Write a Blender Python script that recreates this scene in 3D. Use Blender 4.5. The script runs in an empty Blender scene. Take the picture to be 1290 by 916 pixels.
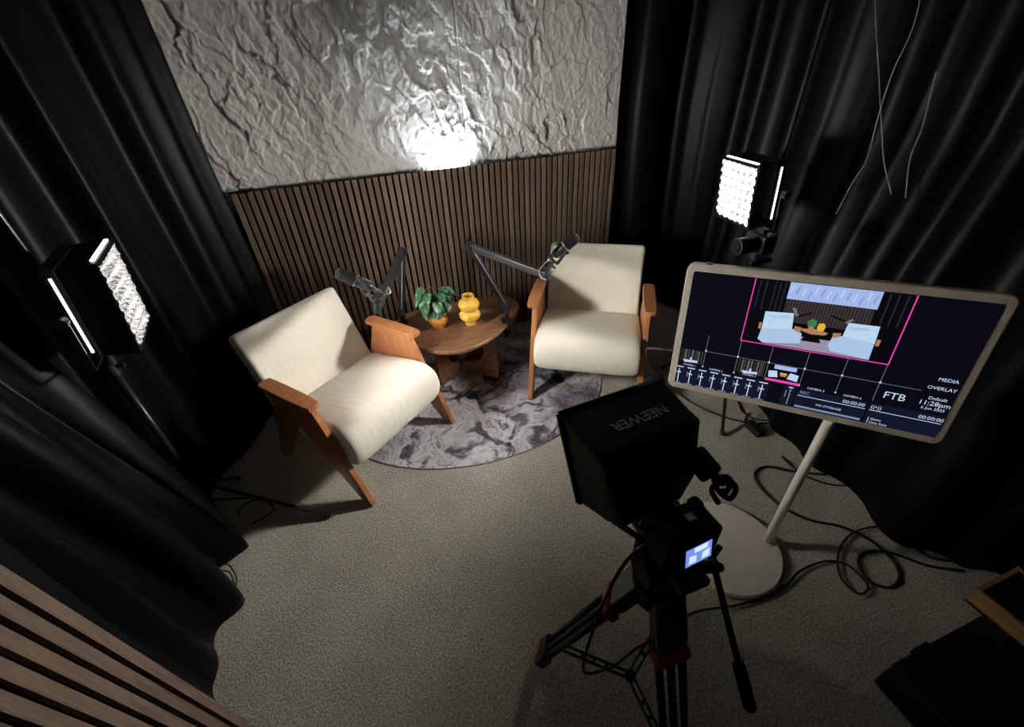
import bpy, bmesh, math, random
import numpy as np
from mathutils import Vector, Matrix
random.seed(7)
PI = math.pi
SC = bpy.context.scene
COL = SC.collection

# ------------------------------------------------------------------ camera
F_PX = 542.48
PITCH, ROLL, YAW = 0.6237, 0.0545, 0.3051
CAM_LOC = Vector((0.6673, -2.8285, 1.7571))
fwd = Vector((math.sin(YAW)*math.cos(PITCH), math.cos(YAW)*math.cos(PITCH), -math.sin(PITCH)))
rt0 = Vector((math.cos(YAW), -math.sin(YAW), 0))
dn0 = fwd.cross(rt0)
rt = math.cos(ROLL)*rt0 + math.sin(ROLL)*dn0
dn = -math.sin(ROLL)*rt0 + math.cos(ROLL)*dn0
cam_data = bpy.data.cameras.new('photo_camera')
cam = bpy.data.objects.new('photo_camera', cam_data)
COL.objects.link(cam)
up = -dn
cam.matrix_world = Matrix(((rt.x, up.x, -fwd.x, CAM_LOC.x), (rt.y, up.y, -fwd.y, CAM_LOC.y),
                           (rt.z, up.z, -fwd.z, CAM_LOC.z), (0, 0, 0, 1)))
cam_data.sensor_fit = 'HORIZONTAL'
cam_data.sensor_width = 36.0
cam_data.lens = 36.0*F_PX/1290.0
cam_data.clip_start = 0.02
SC.camera = cam

# ------------------------------------------------------------------ world, exposure, wall uplight
world = bpy.data.worlds.new('world')
SC.world = world
world.use_nodes = True
world.node_tree.nodes['Background'].inputs[0].default_value = (0.6, 0.7, 0.8, 1)
world.node_tree.nodes['Background'].inputs[1].default_value = 0.02
SC.view_settings.view_transform = 'Standard'
SC.view_settings.look = 'None'
SC.view_settings.gamma = 1.0
SC.view_settings.use_curve_mapping = False
SC.view_settings.exposure = 0.0
PANEL_LEFT = 390.0     # radiance of the left panel diffuser
PANEL_RIGHT = 540.0
def spot(name, loc, target, energy, size, blend, radius, color):
    d = bpy.data.lights.new(name, 'SPOT')
    d.energy = energy; d.spot_size = size; d.spot_blend = blend
    d.shadow_soft_size = radius; d.color = color
    o = bpy.data.objects.new(name, d); COL.objects.link(o)
    o.location = loc
    o.rotation_euler = (Vector(target)-Vector(loc)).to_track_quat('-Z', 'Y').to_euler()
    return o
spot('wall_uplight', (1.235, 0.033, 1.10), (1.235, 0.060, 2.0), 32.0, math.radians(135), 1.0, 0.015, (0.84, 0.93, 1.0))

# ------------------------------------------------------------------ materials
MATS = {}
def new_mat(name):
    m = bpy.data.materials.new(name); m.use_nodes = True
    nt = m.node_tree
    b = nt.nodes['Principled BSDF']
    MATS[name] = m
    return m, nt, b
def N(nt, t, **kw):
    n = nt.nodes.new(t)
    for k, v in kw.items():
        if k.startswith('i_'): n.inputs[k[2:].replace('_', ' ')].default_value = v
        else: setattr(n, k, v)
    return n
def coords(nt, scale=(1, 1, 1), kind='Object', rot=(0, 0, 0)):
    tc = N(nt, 'ShaderNodeTexCoord'); mp = N(nt, 'ShaderNodeMapping')
    mp.inputs['Scale'].default_value = scale; mp.inputs['Rotation'].default_value = rot
    nt.links.new(tc.outputs[kind], mp.inputs['Vector'])
    return mp.outputs['Vector']
def ramp(nt, fac, stops):
    r = N(nt, 'ShaderNodeValToRGB')
    e = r.color_ramp.elements
    while len(e) > 1: e.remove(e[-1])
    e[0].position = stops[0][0]; e[0].color = (*stops[0][1], 1)
    for p, c in stops[1:]:
        x = e.new(p); x.color = (*c, 1)
    nt.links.new(fac, r.inputs['Fac'])
    return r.outputs['Color']
def bump(nt, b, height, strength=0.3, dist=0.002):
    bp = N(nt, 'ShaderNodeBump'); bp.inputs['Strength'].default_value = strength
    bp.inputs['Distance'].default_value = dist
    nt.links.new(height, bp.inputs['Height']); nt.links.new(bp.outputs['Normal'], b.inputs['Normal'])
def noise(nt, vec, scale, detail=4, rough=0.55, dist=0.0):
    n = N(nt, 'ShaderNodeTexNoise')
    n.inputs['Scale'].default_value = scale; n.inputs['Detail'].default_value = detail
    n.inputs['Roughness'].default_value = rough; n.inputs['Distortion'].default_value = dist
    nt.links.new(vec, n.inputs['Vector'])
    return n.outputs['Fac']
def plain(name, col, rough=0.5, metal=0.0, spec=0.5, var=0.12, scale=40, bstr=0.0, coat=0.0, sheen=0.0):
    m, nt, b = new_mat(name)
    v = coords(nt)
    f = noise(nt, v, scale)
    c0 = tuple(x*(1-var) for x in col); c1 = tuple(min(1, x*(1+var)) for x in col)
    nt.links.new(ramp(nt, f, [(0.3, c0), (0.7, c1)]), b.inputs['Base Color'])
    b.inputs['Roughness'].default_value = rough; b.inputs['Metallic'].default_value = metal
    b.inputs['Specular IOR Level'].default_value = spec
    b.inputs['Coat Weight'].default_value = coat
    b.inputs['Sheen Weight'].default_value = sheen
    if bstr: bump(nt, b, f, bstr)
    return m
def emit(name, col, strength):
    m, nt, b = new_mat(name)
    b.inputs['Base Color'].default_value = (0.006, 0.006, 0.007, 1)
    b.inputs['Emission Color'].default_value = (*col, 1)
    b.inputs['Emission Strength'].default_value = strength
    b.inputs['Roughness'].default_value = 0.25
    b.inputs['Specular IOR Level'].default_value = 0.12
    return m
def wood(name, dark, light, scale=(30, 30, 2.0), rough=0.45, coat=0.0, rnd=0.0):
    m, nt, b = new_mat(name)
    v = coords(nt, scale)
    f = noise(nt, v, 1.6, 6, 0.6, 0.7)
    c = ramp(nt, f, [(0.25, dark), (0.5, tuple((a+c)/2 for a, c in zip(dark, light))), (0.75, light)])
    if rnd:
        oi = N(nt, 'ShaderNodeObjectInfo')
        hs = N(nt, 'ShaderNodeHueSaturation')
        mr = N(nt, 'ShaderNodeMapRange')
        mr.inputs['To Min'].default_value = 1-rnd; mr.inputs['To Max'].default_value = 1+rnd
        nt.links.new(oi.outputs['Random'], mr.inputs['Value'])
        nt.links.new(mr.outputs['Result'], hs.inputs['Value'])
        nt.links.new(c, hs.inputs['Color']); c = hs.outputs['Color']
    nt.links.new(c, b.inputs['Base Color'])
    b.inputs['Roughness'].default_value = rough
    b.inputs['Coat Weight'].default_value = coat; b.inputs['Coat Roughness'].default_value = 0.13
    bump(nt, b, f, 0.15, 0.001)
    return m

M_SLAT = wood('slat_walnut', (0.080, 0.053, 0.038), (0.225, 0.155, 0.112), (60, 60, 3.0), 0.55, 0, 0.28)
M_TABLE = wood('table_walnut', (0.085, 0.038, 0.020), (0.33, 0.165, 0.085), (4, 26, 26), 0.32, 0.35)
M_ARM = wood('honey_wood', (0.36, 0.135, 0.048), (0.54, 0.22, 0.088), (22, 22, 4), 0.36, 0.3)
M_CRATE = wood('crate_pine', (0.22, 0.12, 0.05), (0.42, 0.25, 0.12), (20, 3, 20), 0.6)
M_FELT = plain('black_felt', (0.006, 0.006, 0.006), 0.95, spec=0.1)
M_BLACK = plain('black_plastic', (0.012, 0.012, 0.013), 0.42)
M_BLKMAT = plain('matte_black', (0.009, 0.009, 0.010), 0.7, spec=0.3)
M_BLKMET = plain('black_metal', (0.016, 0.016, 0.018), 0.3, 0.4)
M_ARMGREY = plain('dark_grey_metal', (0.010, 0.0105, 0.012), 0.45, 0.0)
M_STEEL = plain('bright_steel', (0.55, 0.56, 0.57), 0.25, 0.9)
M_FOAM = plain('mic_foam', (0.007, 0.007, 0.0075), 0.95, spec=0.1, scale=400, bstr=0.6)
M_MICBODY = plain('mic_body', (0.028, 0.031, 0.036), 0.35, 0.5)
M_HOOD = plain('hood_fabric', (0.0035, 0.0035, 0.004), 0.45, spec=0.3, scale=14, bstr=0.5)
M_PRINT = plain('grey_print', (0.46, 0.46, 0.46), 0.6)
M_RED = plain('red_rubber', (0.30, 0.02, 0.03), 0.5)
M_REDDARK = plain('dark_red_cable', (0.14, 0.012, 0.02), 0.45)
M_BEIGE = plain('beige_plastic', (0.80, 0.71, 0.60), 0.45, var=0.03)
M_WHITE = plain('warm_white_enamel', (0.88, 0.82, 0.73), 0.4, var=0.03)
M_YELLOW = plain('yellow_ceramic', (0.68, 0.41, 0.07), 0.12, var=0.04, coat=0.6)
M_POT = plain('ochre_ceramic', (0.58, 0.25, 0.05), 0.35, var=0.10, scale=25)
M_SOIL = plain('soil', (0.03, 0.018, 0.01), 0.9)
M_STEM = plain('leaf_stem', (0.25, 0.30, 0.10), 0.5)
M_CABLE = plain('black_cable', (0.008, 0.008, 0.008), 0.45)
M_CABLEGREY = plain('grey_cable', (0.20, 0.20, 0.20), 0.4)
M_PAINT = plain('dark_wall_paint', (0.05, 0.05, 0.05), 0.8)
M_CEIL = plain('ceiling_paint', (0.36, 0.34, 0.31), 0.85)
M_GRID = plain('grid_fabric', (0.010, 0.0102, 0.0105), 0.8, spec=0.2)
M_LENS = plain('lens_glass', (0.01, 0.012, 0.02), 0.08, coat=1.0)

def mat_cream():
    m, nt, b = new_mat('cream_upholstery')
    v = coords(nt)
    f = noise(nt, v, 420, 3, 0.6)
    big = noise(nt, v, 5, 3)
    c = ramp(nt, big, [(0.3, (0.80, 0.76, 0.65)), (0.7, (0.86, 0.82, 0.71))])
    nt.links.new(c, b.inputs['Base Color'])
    b.inputs['Roughness'].default_value = 0.85
    b.inputs['Sheen Weight'].default_value = 0.15
    b.inputs['Specular IOR Level'].default_value = 0.2
    v2 = coords(nt, (22, 5, 5))
    wr = noise(nt, v2, 1.0, 2, 0.4, 1.2)
    mx = N(nt, 'ShaderNodeMath', operation='MULTIPLY_ADD')
    mx.inputs[1].default_value = 0.10
    nt.links.new(f, mx.inputs[0]); nt.links.new(wr, mx.inputs[2])
    bump(nt, b, mx.outputs[0], 0.35, 0.006)
    return m
M_CREAM = mat_cream()

def mat_carpet():
    m, nt, b = new_mat('carpet_pile')
    v = coords(nt)
    f1 = noise(nt, v, 125, 3, 0.75)
    f2 = noise(nt, v, 4, 3, 0.5)
    a = N(nt, 'ShaderNodeMath', operation='MULTIPLY_ADD'); a.inputs[1].default_value = 0.16
    nt.links.new(f2, a.inputs[0]); nt.links.new(f1, a.inputs[2])
    c = ramp(nt, a.outputs[0], [(0.36, (0.15, 0.139, 0.113)), (0.55, (0.48, 0.45, 0.38)), (0.74, (0.82, 0.775, 0.67))])
    nt.links.new(c, b.inputs['Base Color'])
    b.inputs['Roughness'].default_value = 0.95
    b.inputs['Specular IOR Level'].default_value = 0.1
    bump(nt, b, f1, 0.8, 0.006)
    return m
M_CARPET = mat_carpet()

def mat_rug():
    m, nt, b = new_mat('marbled_rug')
    v = coords(nt)
    w = N(nt, 'ShaderNodeTexNoise'); w.inputs['Scale'].default_value = 2.2; w.inputs['Detail'].default_value = 3
    nt.links.new(v, w.inputs['Vector'])
    s = N(nt, 'ShaderNodeVectorMath', operation='SCALE'); s.inputs['Scale'].default_value = 0.9
    nt.links.new(w.outputs['Color'], s.inputs[0])
    ad = N(nt, 'ShaderNodeVectorMath', operation='ADD')
    nt.links.new(v, ad.inputs[0]); nt.links.new(s.outputs[0], ad.inputs[1])
    f = noise(nt, ad.outputs[0], 4.0, 8, 0.62, 0.6)
    c = ramp(nt, f, [(0.33, (0.02, 0.02, 0.026)), (0.41, (0.17, 0.165, 0.20)), (0.455, (0.60, 0.60, 0.65)), (0.51, (0.80, 0.80, 0.84)),
                     (0.535, (0.26, 0.25, 0.28)), (0.555, (0.70, 0.70, 0.74)), (0.60, (0.50, 0.50, 0.54)), (0.63, (0.25, 0.17, 0.12)), (0.66, (0.62, 0.61, 0.64)), (0.74, (0.06, 0.058, 0.07))])
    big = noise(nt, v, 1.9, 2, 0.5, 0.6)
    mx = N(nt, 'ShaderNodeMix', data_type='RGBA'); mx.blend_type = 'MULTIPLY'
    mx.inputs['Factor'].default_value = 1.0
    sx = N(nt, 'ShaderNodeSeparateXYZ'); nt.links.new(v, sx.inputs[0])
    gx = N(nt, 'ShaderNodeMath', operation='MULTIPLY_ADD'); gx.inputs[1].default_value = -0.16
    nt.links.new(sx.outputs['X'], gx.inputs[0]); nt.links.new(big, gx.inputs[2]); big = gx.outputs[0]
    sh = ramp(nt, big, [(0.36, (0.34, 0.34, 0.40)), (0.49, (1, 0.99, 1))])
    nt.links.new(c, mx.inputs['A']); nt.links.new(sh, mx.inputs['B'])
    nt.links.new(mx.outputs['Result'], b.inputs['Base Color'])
    b.inputs['Roughness'].default_value = 0.8
    b.inputs['Specular IOR Level'].default_value = 0.2
    return m
M_RUG = mat_rug()
M_RUGEDGE = plain('rug_binding', (0.42, 0.40, 0.41), 0.8)

def mat_stone():
    m, nt, b = new_mat('split_stone')
    v = coords(nt, (1, 1, 0.7))
    f = noise(nt, v, 48, 8, 0.68, 0.3)
    c = ramp(nt, noise(nt, v, 3, 4), [(0.3, (0.70, 0.69, 0.665)), (0.7, (0.83, 0.82, 0.80))])
    nt.links.new(c, b.inputs['Base Color'])
    b.inputs['Roughness'].default_value = 0.75
    b.inputs['Specular IOR Level'].default_value = 0.3
    bump(nt, b, f, 0.35, 0.005)
    return m
M_STONE = mat_stone()

def mat_curtain():
    m, nt, b = new_mat('black_satin')
    v = coords(nt, (1, 1, 0.15))
    f = noise(nt, v, 30, 3)
    nt.links.new(ramp(nt, f, [(0.3, (0.0018, 0.0018, 0.0020)), (0.7, (0.0030, 0.0030, 0.0033))]), b.inputs['Base Color'])
    b.inputs['Roughness'].default_value = 0.42
    b.inputs['Specular IOR Level'].default_value = 0.09
    b.inputs['Sheen Weight'].default_value = 0.0
    b.inputs['Sheen Roughness'].default_value = 0.4
    return m
M_CURTAIN = mat_curtain()

def mat_leaf():
    m, nt, b = new_mat('variegated_leaf')
    v = coords(nt)
    f = noise(nt, v, 38, 4, 0.6, 0.4)
    nt.links.new(ramp(nt, f, [(0.3, (0.022, 0.075, 0.035)), (0.52, (0.055, 0.155, 0.075)), (0.62, (0.16, 0.29, 0.19)), (0.74, (0.42, 0.52, 0.40))]), b.inputs['Base Color'])
    b.inputs['Roughness'].default_value = 0.35
    return m
M_LEAF = mat_leaf()

M_DIFF_L = emit('panel_glow_left', (1.0, 0.97, 0.90), PANEL_LEFT)
M_DIFF_R = emit('panel_glow_right', (1.0, 0.97, 0.90), PANEL_RIGHT)
M_LEAK = emit('panel_edge_glow', (1.0, 0.98, 0.93), 5.0)
M_SCREEN = emit('screen_navy', (0.0022, 0.0025, 0.006), 1.0)
M_SNAVY = emit('screen_panel_navy', (0.006, 0.008, 0.022), 1.0)
M_SWHITE = emit('screen_white', (0.62, 0.70, 0.95), 0.9)
M_SGREY = emit('screen_grey', (0.16, 0.17, 0.20), 1.0)
M_SDIM = emit('screen_dim_blue', (0.22, 0.26, 0.42), 1.0)
M_SPINK = emit('screen_pink', (0.85, 0.06, 0.42), 1.0)
M_SSTONE = emit('screen_stone_blue', (0.36, 0.47, 0.80), 1.0)
M_SCHAIR = emit('screen_chair_blue', (0.50, 0.66, 0.86), 1.0)
M_SCHAIR2 = emit('screen_seat_blue', (0.40, 0.55, 0.78), 1.0)
M_SWOOD = emit('screen_wood', (0.045, 0.033, 0.038), 1.0)
M_SWOOD2 = emit('screen_wood_light', (0.42, 0.20, 0.10), 1.0)
M_SGREEN = emit('screen_green', (0.05, 0.20, 0.06), 1.0)
M_SYEL = emit('screen_yellow', (0.75, 0.42, 0.05), 1.0)
M_SRUG = emit('screen_rug', (0.30, 0.27, 0.38), 1.0)
M_SBLACK = emit('screen_black', (0.002, 0.002, 0.004), 1.0)
M_LCD = emit('camera_lcd', (0.18, 0.27, 0.75), 1.1)
M_LCDW = emit('camera_lcd_white', (0.62, 0.74, 1.0), 1.1)

# ------------------------------------------------------------------ helpers
def obj(name, bm, mat, parent=None, smooth=False, bevel=0.0, segs=2):
    me = bpy.data.meshes.new(name)
    bmesh.ops.recalc_face_normals(bm, faces=bm.faces)
    bm.to_mesh(me); bm.free()
    me.materials.append(mat)
    o = bpy.data.objects.new(name, me); COL.objects.link(o)
    if parent: o.parent = parent
    if smooth:
        for p in me.polygons: p.use_smooth = True
    if bevel:
        md = o.modifiers.new('bevel', 'BEVEL'); md.width = bevel; md.segments = segs; md.limit_method = 'ANGLE'
        md.angle_limit = math.radians(35)
    return o
def auto(o, ang=35):
    me = o.data
    for p in me.polygons: p.use_smooth = True
    try: me.set_sharp_from_angle(angle=math.radians(ang))
    except Exception: pass
    return o
def thing(name, label, cat, loc=(0, 0, 0), rotz=0.0, group=None):
    o = bpy.data.objects.new(name, None); COL.objects.link(o)
    o.empty_display_size = 0.05
    o.location = loc; o.rotation_euler = (0, 0, rotz)
    return tag(o, label, cat, group)
def tag(o, label, cat, group=None):
    o['label'] = label; o['category'] = cat
    if group: o['group'] = group
    return o
def struct(o, label=None):
    o['kind'] = 'structure'
    if label: o['label'] = label
    return o
def BM(): return bmesh.new()
def box(bm, c, s, M=None):
    r = bmesh.ops.create_cube(bm, size=1.0)
    T = Matrix.Translation(c) @ Matrix.Diagonal((s[0], s[1], s[2], 1))
    if M is not None: T = M @ T
    bmesh.ops.transform(bm, matrix=T, verts=r['verts'])
    return r['verts']
def frame_from(d):
    d = Vector(d).normalized()
    a = Vector((0, 0, 1)) if abs(d.z) < 0.95 else Vector((1, 0, 0))
    x = a.cross(d).normalized(); y = d.cross(x)
    return x, y, d
def cyl(bm, p, q, r0, r1=None, n=16, caps=True):
    p = Vector(p); q = Vector(q); r1 = r0 if r1 is None else r1
    x, y, d = frame_from(q-p)
    A = []; B = []
    for i in range(n):
        a = 2*PI*i/n; u = x*math.cos(a)+y*math.sin(a)
        A.append(bm.verts.new(p+u*r0)); B.append(bm.verts.new(q+u*r1))
    for i in range(n):
        j = (i+1) % n; bm.faces.new((A[i], A[j], B[j], B[i]))
    if caps:
        bm.faces.new(A[::-1]); bm.faces.new(B)
def bar(bm, p, q, w, h, upv=(0, 0, 1)):
    p = Vector(p); q = Vector(q); d = (q-p).normalized(); u = Vector(upv)
    x = d.cross(u)
    if x.length < 1e-4: x = d.cross(Vector((1, 0, 0)))
    x.normalize(); y = x.cross(d)
    vs = []
    for o in (p, q):
        for a, b in ((-1, -1), (1, -1), (1, 1), (-1, 1)):
            vs.append(bm.verts.new(o+x*a*w/2+y*b*h/2))
    for f in ((0, 1, 2, 3), (7, 6, 5, 4), (0, 4, 5, 1), (1, 5, 6, 2), (2, 6, 7, 3), (3, 7, 4, 0)):
        bm.faces.new([vs[i] for i in f])
def catmull(pts, n=8, closed=False):
    P = [Vector(p) for p in pts]; out = []
    m = len(P); rng = m if closed else m-1
    for i in range(rng):
        if closed: a, b, c, d = P[(i-1) % m], P[i], P[(i+1) % m], P[(i+2) % m]
        else: a, b, c, d = P[max(i-1, 0)], P[i], P[i+1], P[min(i+2, m-1)]
        for k in range(n):
            t = k/n
            out.append(0.5*((2*b)+(c-a)*t+(2*a-5*b+4*c-d)*t*t+(3*b-a-3*c+d)*t**3))
    if not closed: out.append(P[-1])
    return out
def tube(bm, pts, r, n=8, closed=False):
    P = [Vector(p) for p in pts]; m = len(P); rings = []
    x = None
    for i in range(m):
        a = P[i-1] if (i > 0 or closed) else P[i]
        b = P[(i+1) % m] if (i < m-1 or closed) else P[i]
        d = (b-a)
        if d.length < 1e-9: d = Vector((0, 0, 1))
        d.normalize()
        if x is None: x = frame_from(d)[0]
        x = (x-d*x.dot(d))
        if x.length < 1e-6: x = frame_from(d)[0]
        x.normalize(); y = d.cross(x)
        rr = r[i] if isinstance(r, (list, tuple)) else r
        rings.append([bm.verts.new(P[i]+(x*math.cos(2*PI*k/n)+y*math.sin(2*PI*k/n))*rr) for k in range(n)])
    for i in range(m if closed else m-1):
        A = rings[i]; B = rings[(i+1) % m]
        for k in range(n):
            j = (k+1) % n; bm.faces.new((A[k], A[j], B[j], B[k]))
    if not closed:
        bm.faces.new(rings[0][::-1]); bm.faces.new(rings[-1])
def lathe(bm, prof, n=40, c=(0, 0, 0)):
    c = Vector(c); rings = []
    for r, z in prof:
        if r < 1e-5: rings.append([bm.verts.new(c+Vector((0, 0, z)))])
        else: rings.append([bm.verts.new(c+Vector((r*math.cos(2*PI*i/n), r*math.sin(2*PI*i/n), z))) for i in range(n)])
    for A, B in zip(rings, rings[1:]):
        for i in range(n):
            j = (i+1) % n
            if len(A) == 1 and len(B) == 1: continue
            if len(A) == 1: bm.faces.new((A[0], B[i], B[j]))
            elif len(B) == 1: bm.faces.new((A[i], A[j], B[0]))
            else: bm.faces.new((A[i], A[j], B[j], B[i]))
def prism(bm, poly, p0, axis_u, axis_v, ext):
    """polygon poly (u,v) spanned by axis_u, axis_v from p0, extruded by ext"""
    p0 = Vector(p0); u = Vector(axis_u); v = Vector(axis_v); e = Vector(ext)
    A = [bm.verts.new(p0+u*a+v*b) for a, b in poly]; B = [bm.verts.new(w.co+e) for w in A]
    n = len(poly)
    bm.faces.new(A); bm.faces.new(B[::-1])
    for i in range(n):
        j = (i+1) % n; bm.faces.new((A[i], B[i], B[j], A[j]))
def rrect(w, h, r, n=6):
    out = []
    for cx, cy, a0 in ((w/2-r, h/2-r, 0), (-w/2+r, h/2-r, 90), (-w/2+r, -h/2+r, 180), (w/2-r, -h/2+r, 270)):
        for k in range(n+1):
            a = math.radians(a0+90*k/n); out.append((cx+r*math.cos(a), cy+r*math.sin(a)))
    return out
def ray(px, py):
    return rt*((px-645)/F_PX)+dn*((py-458)/F_PX)+fwd
def on_floor(px, py, z=0.006):
    d = ray(px, py); return CAM_LOC+d*((z-CAM_LOC.z)/d.z)
def on_x(px, py, x):
    d = ray(px, py); return CAM_LOC+d*((x-CAM_LOC.x)/d.x)
def text_mesh(name, s, size, mat, parent, M, align='CENTER', bold=0.0):
    cu = bpy.data.curves.new('tmp', 'FONT'); cu.body = s; cu.size = size
    cu.offset = bold; cu.align_x = align; cu.align_y = 'CENTER'; cu.resolution_u = 2
    t = bpy.data.objects.new('tmp', cu); COL.objects.link(t)
    dg = bpy.context.evaluated_depsgraph_get()
    me = bpy.data.meshes.new_from_object(t.evaluated_get(dg))
    bpy.data.objects.remove(t); bpy.data.curves.remove(cu)
    me.transform(M); me.materials.clear(); me.materials.append(mat); me.name = name
    o = bpy.data.objects.new(name, me); COL.objects.link(o); o.parent = parent
    return o

# ------------------------------------------------------------------ the room
X0, X1, YB, YF, ZC = -0.66, 3.02, 0.16, -4.2, 2.65
bm = BM(); box(bm, ((X0+X1)/2, (YB+YF)/2, -0.03), (X1-X0, YB-YF, 0.06))
struct(obj('floor', bm, M_CARPET), 'grey beige loop pile carpet')
bm = BM(); box(bm, ((X0+X1)/2, (YB+YF)/2, ZC+0.03), (X1-X0, YB-YF, 0.06))
struct(obj('ceiling', bm, M_CEIL))
bm = BM(); box(bm, ((X0+X1)/2, YB+0.03, ZC/2), (X1-X0, 0.06, ZC))
wall_back = struct(obj('wall_back', bm, M_PAINT))
bm = BM(); box(bm, (X0-0.03, (YB+YF)/2, ZC/2), (0.06, YB-YF, ZC)); struct(obj('wall_left', bm, M_PAINT))
bm = BM(); box(bm, (X1+0.03, (YB+YF)/2, ZC/2), (0.06, YB-YF, ZC)); struct(obj('wall_right', bm, M_PAINT))
bm = BM(); box(bm, ((X0+X1)/2, YF-0.03, ZC/2), (X1-X0, 0.06, ZC)); struct(obj('wall_front', bm, M_CEIL))

# split stone sheets above the slats: real relief
RS = np.random.RandomState(11)
TBL = RS.rand(257, 257)
def vnoise(x, y):
    xi = np.floor(x).astype(int); yi = np.floor(y).astype(int)
    fx = x-xi; fy = y-yi
    fx = fx*fx*fx*(fx*(fx*6-15)+10); fy = fy*fy*fy*(fy*(fy*6-15)+10)
    a = TBL[xi % 256, yi % 256]; b = TBL[(xi+1) % 256, yi % 256]
    c = TBL[xi % 256, (yi+1) % 256]; d = TBL[(xi+1) % 256, (yi+1) % 256]
    return (a*(1-fx)+b*fx)*(1-fy)+(c*(1-fx)+d*fx)*fy
def fbm(x, y, o=5, g=0.5):
    s = 0; a = 1; t = 0
    for k in range(o):
        s = s+a*vnoise(x+17.3*k, y+5.1*k); t += a; a *= g; x = x*2.03; y = y*2.03
    return s/t
def sstep(t, a, b):
    t = np.clip((t-a)/(b-a), 0, 1); return t*t*(3-2*t)
def facets(x, z, seed):
    """chipped facets: every jittered cell is a small tilted plane with its own offset"""
    xi = np.floor(x).astype(int); zi = np.floor(z).astype(int)
    best = np.full(x.shape, 1e9); out = np.zeros(x.shape)
    for di in (-1, 0, 1):
        for dj in (-1, 0, 1):
            ci = xi+di; cj = zi+dj
            cx = ci+TBL[(ci+seed) % 256, cj % 256]; cz = cj+TBL[(ci+seed+91) % 256, (cj+37) % 256]
            d = (x-cx)**2+(z-cz)**2
            off = TBL[(ci+seed+13) % 256, (cj+71) % 256]-0.5
            sx = TBL[(ci+seed+29) % 256, (cj+5) % 256]-0.5; sz = TBL[(ci+seed+57) % 256, (cj+113) % 256]-0.5
            h = off+1.1*sx*(x-cx)+1.1*sz*(z-cz)
            m = d < best
            out = np.where(m, h, out); best = np.where(m, d, best)
    return out
def stone_height(x, z):
    wx = x+0.035*(fbm(x*9+3, z*6+9, 5, 0.6)-0.5)*2; wz = z+0.06*(fbm(x*8+40, z*6+21, 5, 0.6)-0.5)*2
    base = fbm(wx*2.6, wz*1.6, 3)
    mask = 0.35+0.65*sstep(fbm(wx*4.0+77, wz*2.6+5, 3), 0.40, 0.60)
    f1 = facets((wx+0.3*wz)*7.0, wz*3.6, 3)
    f2 = facets((wx+0.25*wz)*17.0+4, wz*10.0, 40)
    f3 = facets(wx*40.0+9, wz*30.0, 77)
    fine = fbm(wx*70, wz*60, 3, 0.6)
    return 0.028+0.016*base+0.011*f1+mask*(0.014*f2+0.006*f3)+0.003*fine
def stone_panel(xa, xb, za, zb, step):
    nx = int((xb-xa)/step)+1; nz = int((zb-za)/step)+1
    xs = np.linspace(xa, xb, nx); zs = np.linspace(za, zb, nz)
    Xg, Zg = np.meshgrid(xs, zs)
    Hh = stone_height(Xg, Zg)
    edge = np.minimum(Xg-xa, xb-Xg)
    Hh = Hh*(0.95+0.05*np.clip(edge/0.006, 0, 1))
    Yg = 0.150-Hh
    co = np.stack([Xg, Yg, Zg], -1).reshape(-1, 3)
    i = np.arange(nx*nz).reshape(nz, nx)
    q = np.stack([i[:-1, :-1], i[:-1, 1:], i[1:, 1:], i[1:, :-1]], -1).reshape(-1, 4)
    verts = co.tolist(); faces = q.tolist()
    # back skirt gives the sheet its thickness
    per = list(i[0, :])+list(i[1:, -1])+list(i[-1, -2::-1])+list(i[-2:0:-1, 0])
    b0 = len(verts)
    for k in per: verts.append([verts[k][0], 0.158, verts[k][2]])
    for k in range(len(per)):
        j = (k+1) % len(per); faces.append([int(per[j]), int(per[k]), b0+k, b0+j])
    me = bpy.data.meshes.new('stone_panel'); me.from_pydata(verts, [], faces)
    me.materials.append(M_STONE)
    o = bpy.data.objects.new('stone_panel', me); COL.objects.link(o); o.parent = wall_back
    for p in me.polygons: p.use_smooth = True
    o['label'] = 'pale grey split stone relief sheet above the slats'
    return o
stone_panel(-0.22, 1.372, 1.08, 2.52, 0.0055)
stone_panel(1.374, 2.62, 1.08, 2.52, 0.0055)

# back slat panels: 4 x 15 slats, 40 mm pitch
def slat_mesh(w, d, h):
    bm = BM(); box(bm, (0, 0, h/2), (w, d, h))
    bmesh.ops.bevel(bm, geom=[e for e in bm.edges if abs(e.verts[0].co.z-e.verts[1].co.z) > 0.1], offset=0.0012, segments=1, affect='EDGES')
    me = bpy.data.meshes.new('slat'); bm.to_mesh(me); bm.free(); me.materials.append(M_SLAT); return me
SL = slat_mesh(0.027, 0.014, 1.197)
for p in range(4):
    bm = BM(); box(bm, (0.3+0.6*p, 0.019, 0.599), (0.599, 0.010, 1.196))
    pn = obj('slat_panel', bm, M_FELT, wall_back)
    pn['label'] = 'dark walnut slat panel on black felt'
    for k in range(15):
        s = bpy.data.objects.new('slat', SL); COL.objects.link(s); s.parent = pn
        s.location = (0.6*p+0.04*k+0.0135, 0.007, 0.001)

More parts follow.
